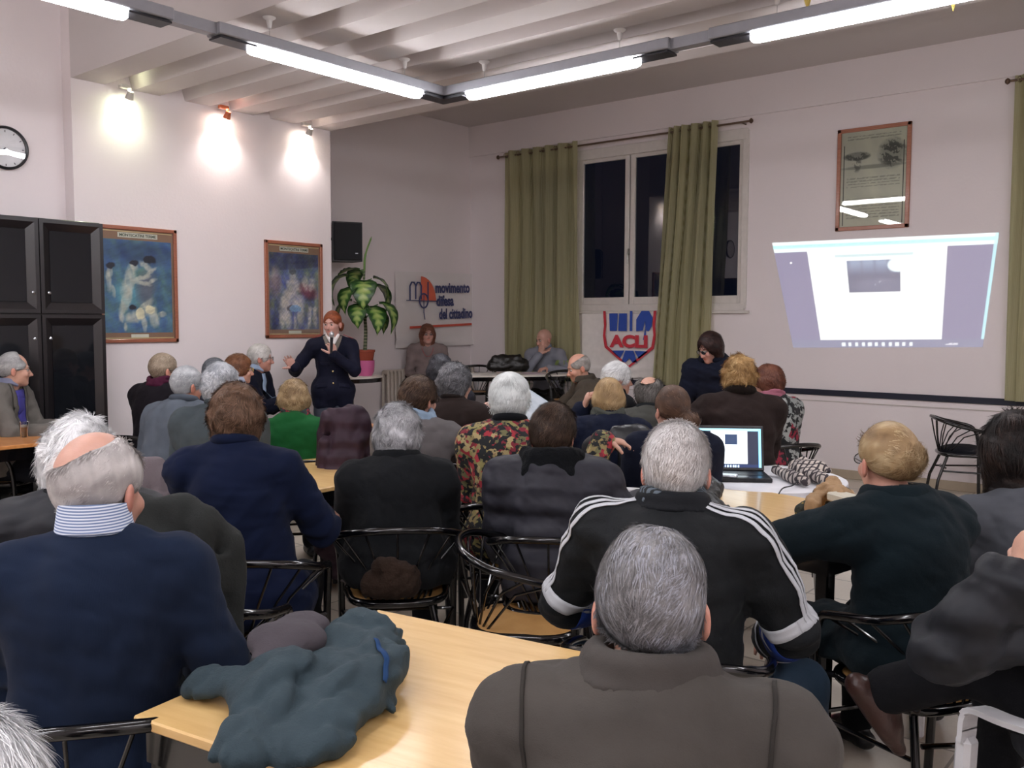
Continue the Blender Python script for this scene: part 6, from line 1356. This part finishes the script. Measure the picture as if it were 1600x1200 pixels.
lf = N('leaf'); a_ = lf.n('ShaderNodeAttribute', attribute_name='tone'); lf.base(lf.ramp(a_.outputs['Fac'], [(.0, '#20401c'), (.45, '#2c5424'), (.62, '#6f8f45'), (1., '#a3b36a')])).set(Roughness=.35); leafm = lf.m
def leaf(az, h, L, wd, drop, stl, seed):
    rs = np.random.RandomState(seed); b = np.array([-.01, .01, h]); d = np.array([math.cos(az), math.sin(az), 0]); sd = np.array([-d[1], d[0], 0]); tip = b+d*stl+[0, 0, stl*.75]
    m = MB().tube(spline([b, b+d*stl*.4+[0, 0, stl*.5], tip], 6), .006, 6); m.build('leaf_stalk', plain('#4c6a38', .5), r)
    nu, nv = 25, 17; U, V_ = np.meshgrid(np.linspace(0, 1, nu), np.linspace(-1, 1, nv)); prof_ = np.sin(math.pi*np.clip(U, 0, 1)**.72)**.8*wd*(1-.25*U)
    a = math.radians(18)-U**.7*math.radians(drop*.85); x = np.cumsum(np.cos(a)/nu, 1)*L; z = np.cumsum(np.sin(a)/nu, 1)*L
    Z = z+.16*wd*np.abs(V_)+.004*np.sin(U*30)*np.abs(V_); W_ = V_*prof_; P_ = tip+x[..., None]*d+W_[..., None]*sd+Z[..., None]*np.array([0, 0, 1.])
    tone = np.clip(.95-1.05*np.abs(V_)**1.2-.25*(np.abs(U-.5)*2)**3+.22*np.sin(U*34-np.abs(V_)*7), 0, 1); i = np.arange(nu*nv).reshape(nv, nu)
    o = link('leaf', np_mesh('leaf', P_.reshape(-1, 3), np.stack([i[:-1, :-1], i[:-1, 1:], i[1:, 1:], i[1:, :-1]], -1).reshape(-1, 4), {'tone': tone.ravel()}), leafm, r); o.modifiers.new('thickness', 'SOLIDIFY').thickness = .002
cr = math.atan2(RIGHT[1], RIGHT[0]); tc = math.atan2(-VIEW[1], -VIEW[0])
for k, (az, h, L, wd, dr, stl) in enumerate([(cr, 1.0, .42, .155, 165, .08), (cr+.5, .90, .42, .15, 165, .10), (cr-.3, .66, .46, .15, 165, .16), (tc+.1, .98, .44, .16, 160, .04), (tc-.7, .85, .40, .14, 160, .12), (cr+math.pi, .96, .46, .155, 160, .16), (cr+math.pi+.4, .72, .44, .14, 165, .12), (tc+.7, .66, .42, .14, 160, .1), (cr+2.2, 1.08, .38, .12, 130, .08), (cr+math.pi-.5, 1.12, .34, .09, 60, .05), (cr+.9, .60, .36, .12, 150, .12), (tc-.2, .70, .36, .13, 165, .08)]): leaf(az, h, L, wd, dr, stl, k)
MB().tube(spline([(-.02, .02, 1.15), (0, .02, 1.32), (.06, .06, 1.52)], 6), [.012]*7+[.009]*5+[.001], 8).build('new_shoot', plain('#5b7c3c', .45), r)
# small floor plants seen through the left curtain
for px, l in ((828, 'spindly potted spider plant behind the bald man, left one'), (882, 'spindly potted spider plant right of the bald man')):
    p = on(px, 560, 1, 8.98); r = empty('potted_plant', (p[0], 8.97, .0), 0, l, 'plant'); MB().lathe([(.0001, 0), (.07, 0), (.10, .2), (.09, .2), (.0001, .18)], (0, 0, 0), 20).build('pot', plain('#5a4a40', .7), r); MB().tube([(0, 0, .18), (0, 0, 1.0)], .008, 6).build('stem', plain('#6f7c48', .6), r)
    m = MB(); rs = np.random.RandomState(px)
    for k in range(22): a = rs.uniform(0, 6.28); L_ = rs.uniform(.12, .22); m.tube(spline([(0, 0, 1.0-rs.uniform(0, .1)), (math.cos(a)*L_*.5, math.sin(a)*L_*.4, 1.12), (math.cos(a)*L_, math.sin(a)*L_*.6, .95-rs.uniform(0, .15))], 4), [.005]*8+[.001], 4)
    m.build('foliage', plain('#7f9150', .6), r)
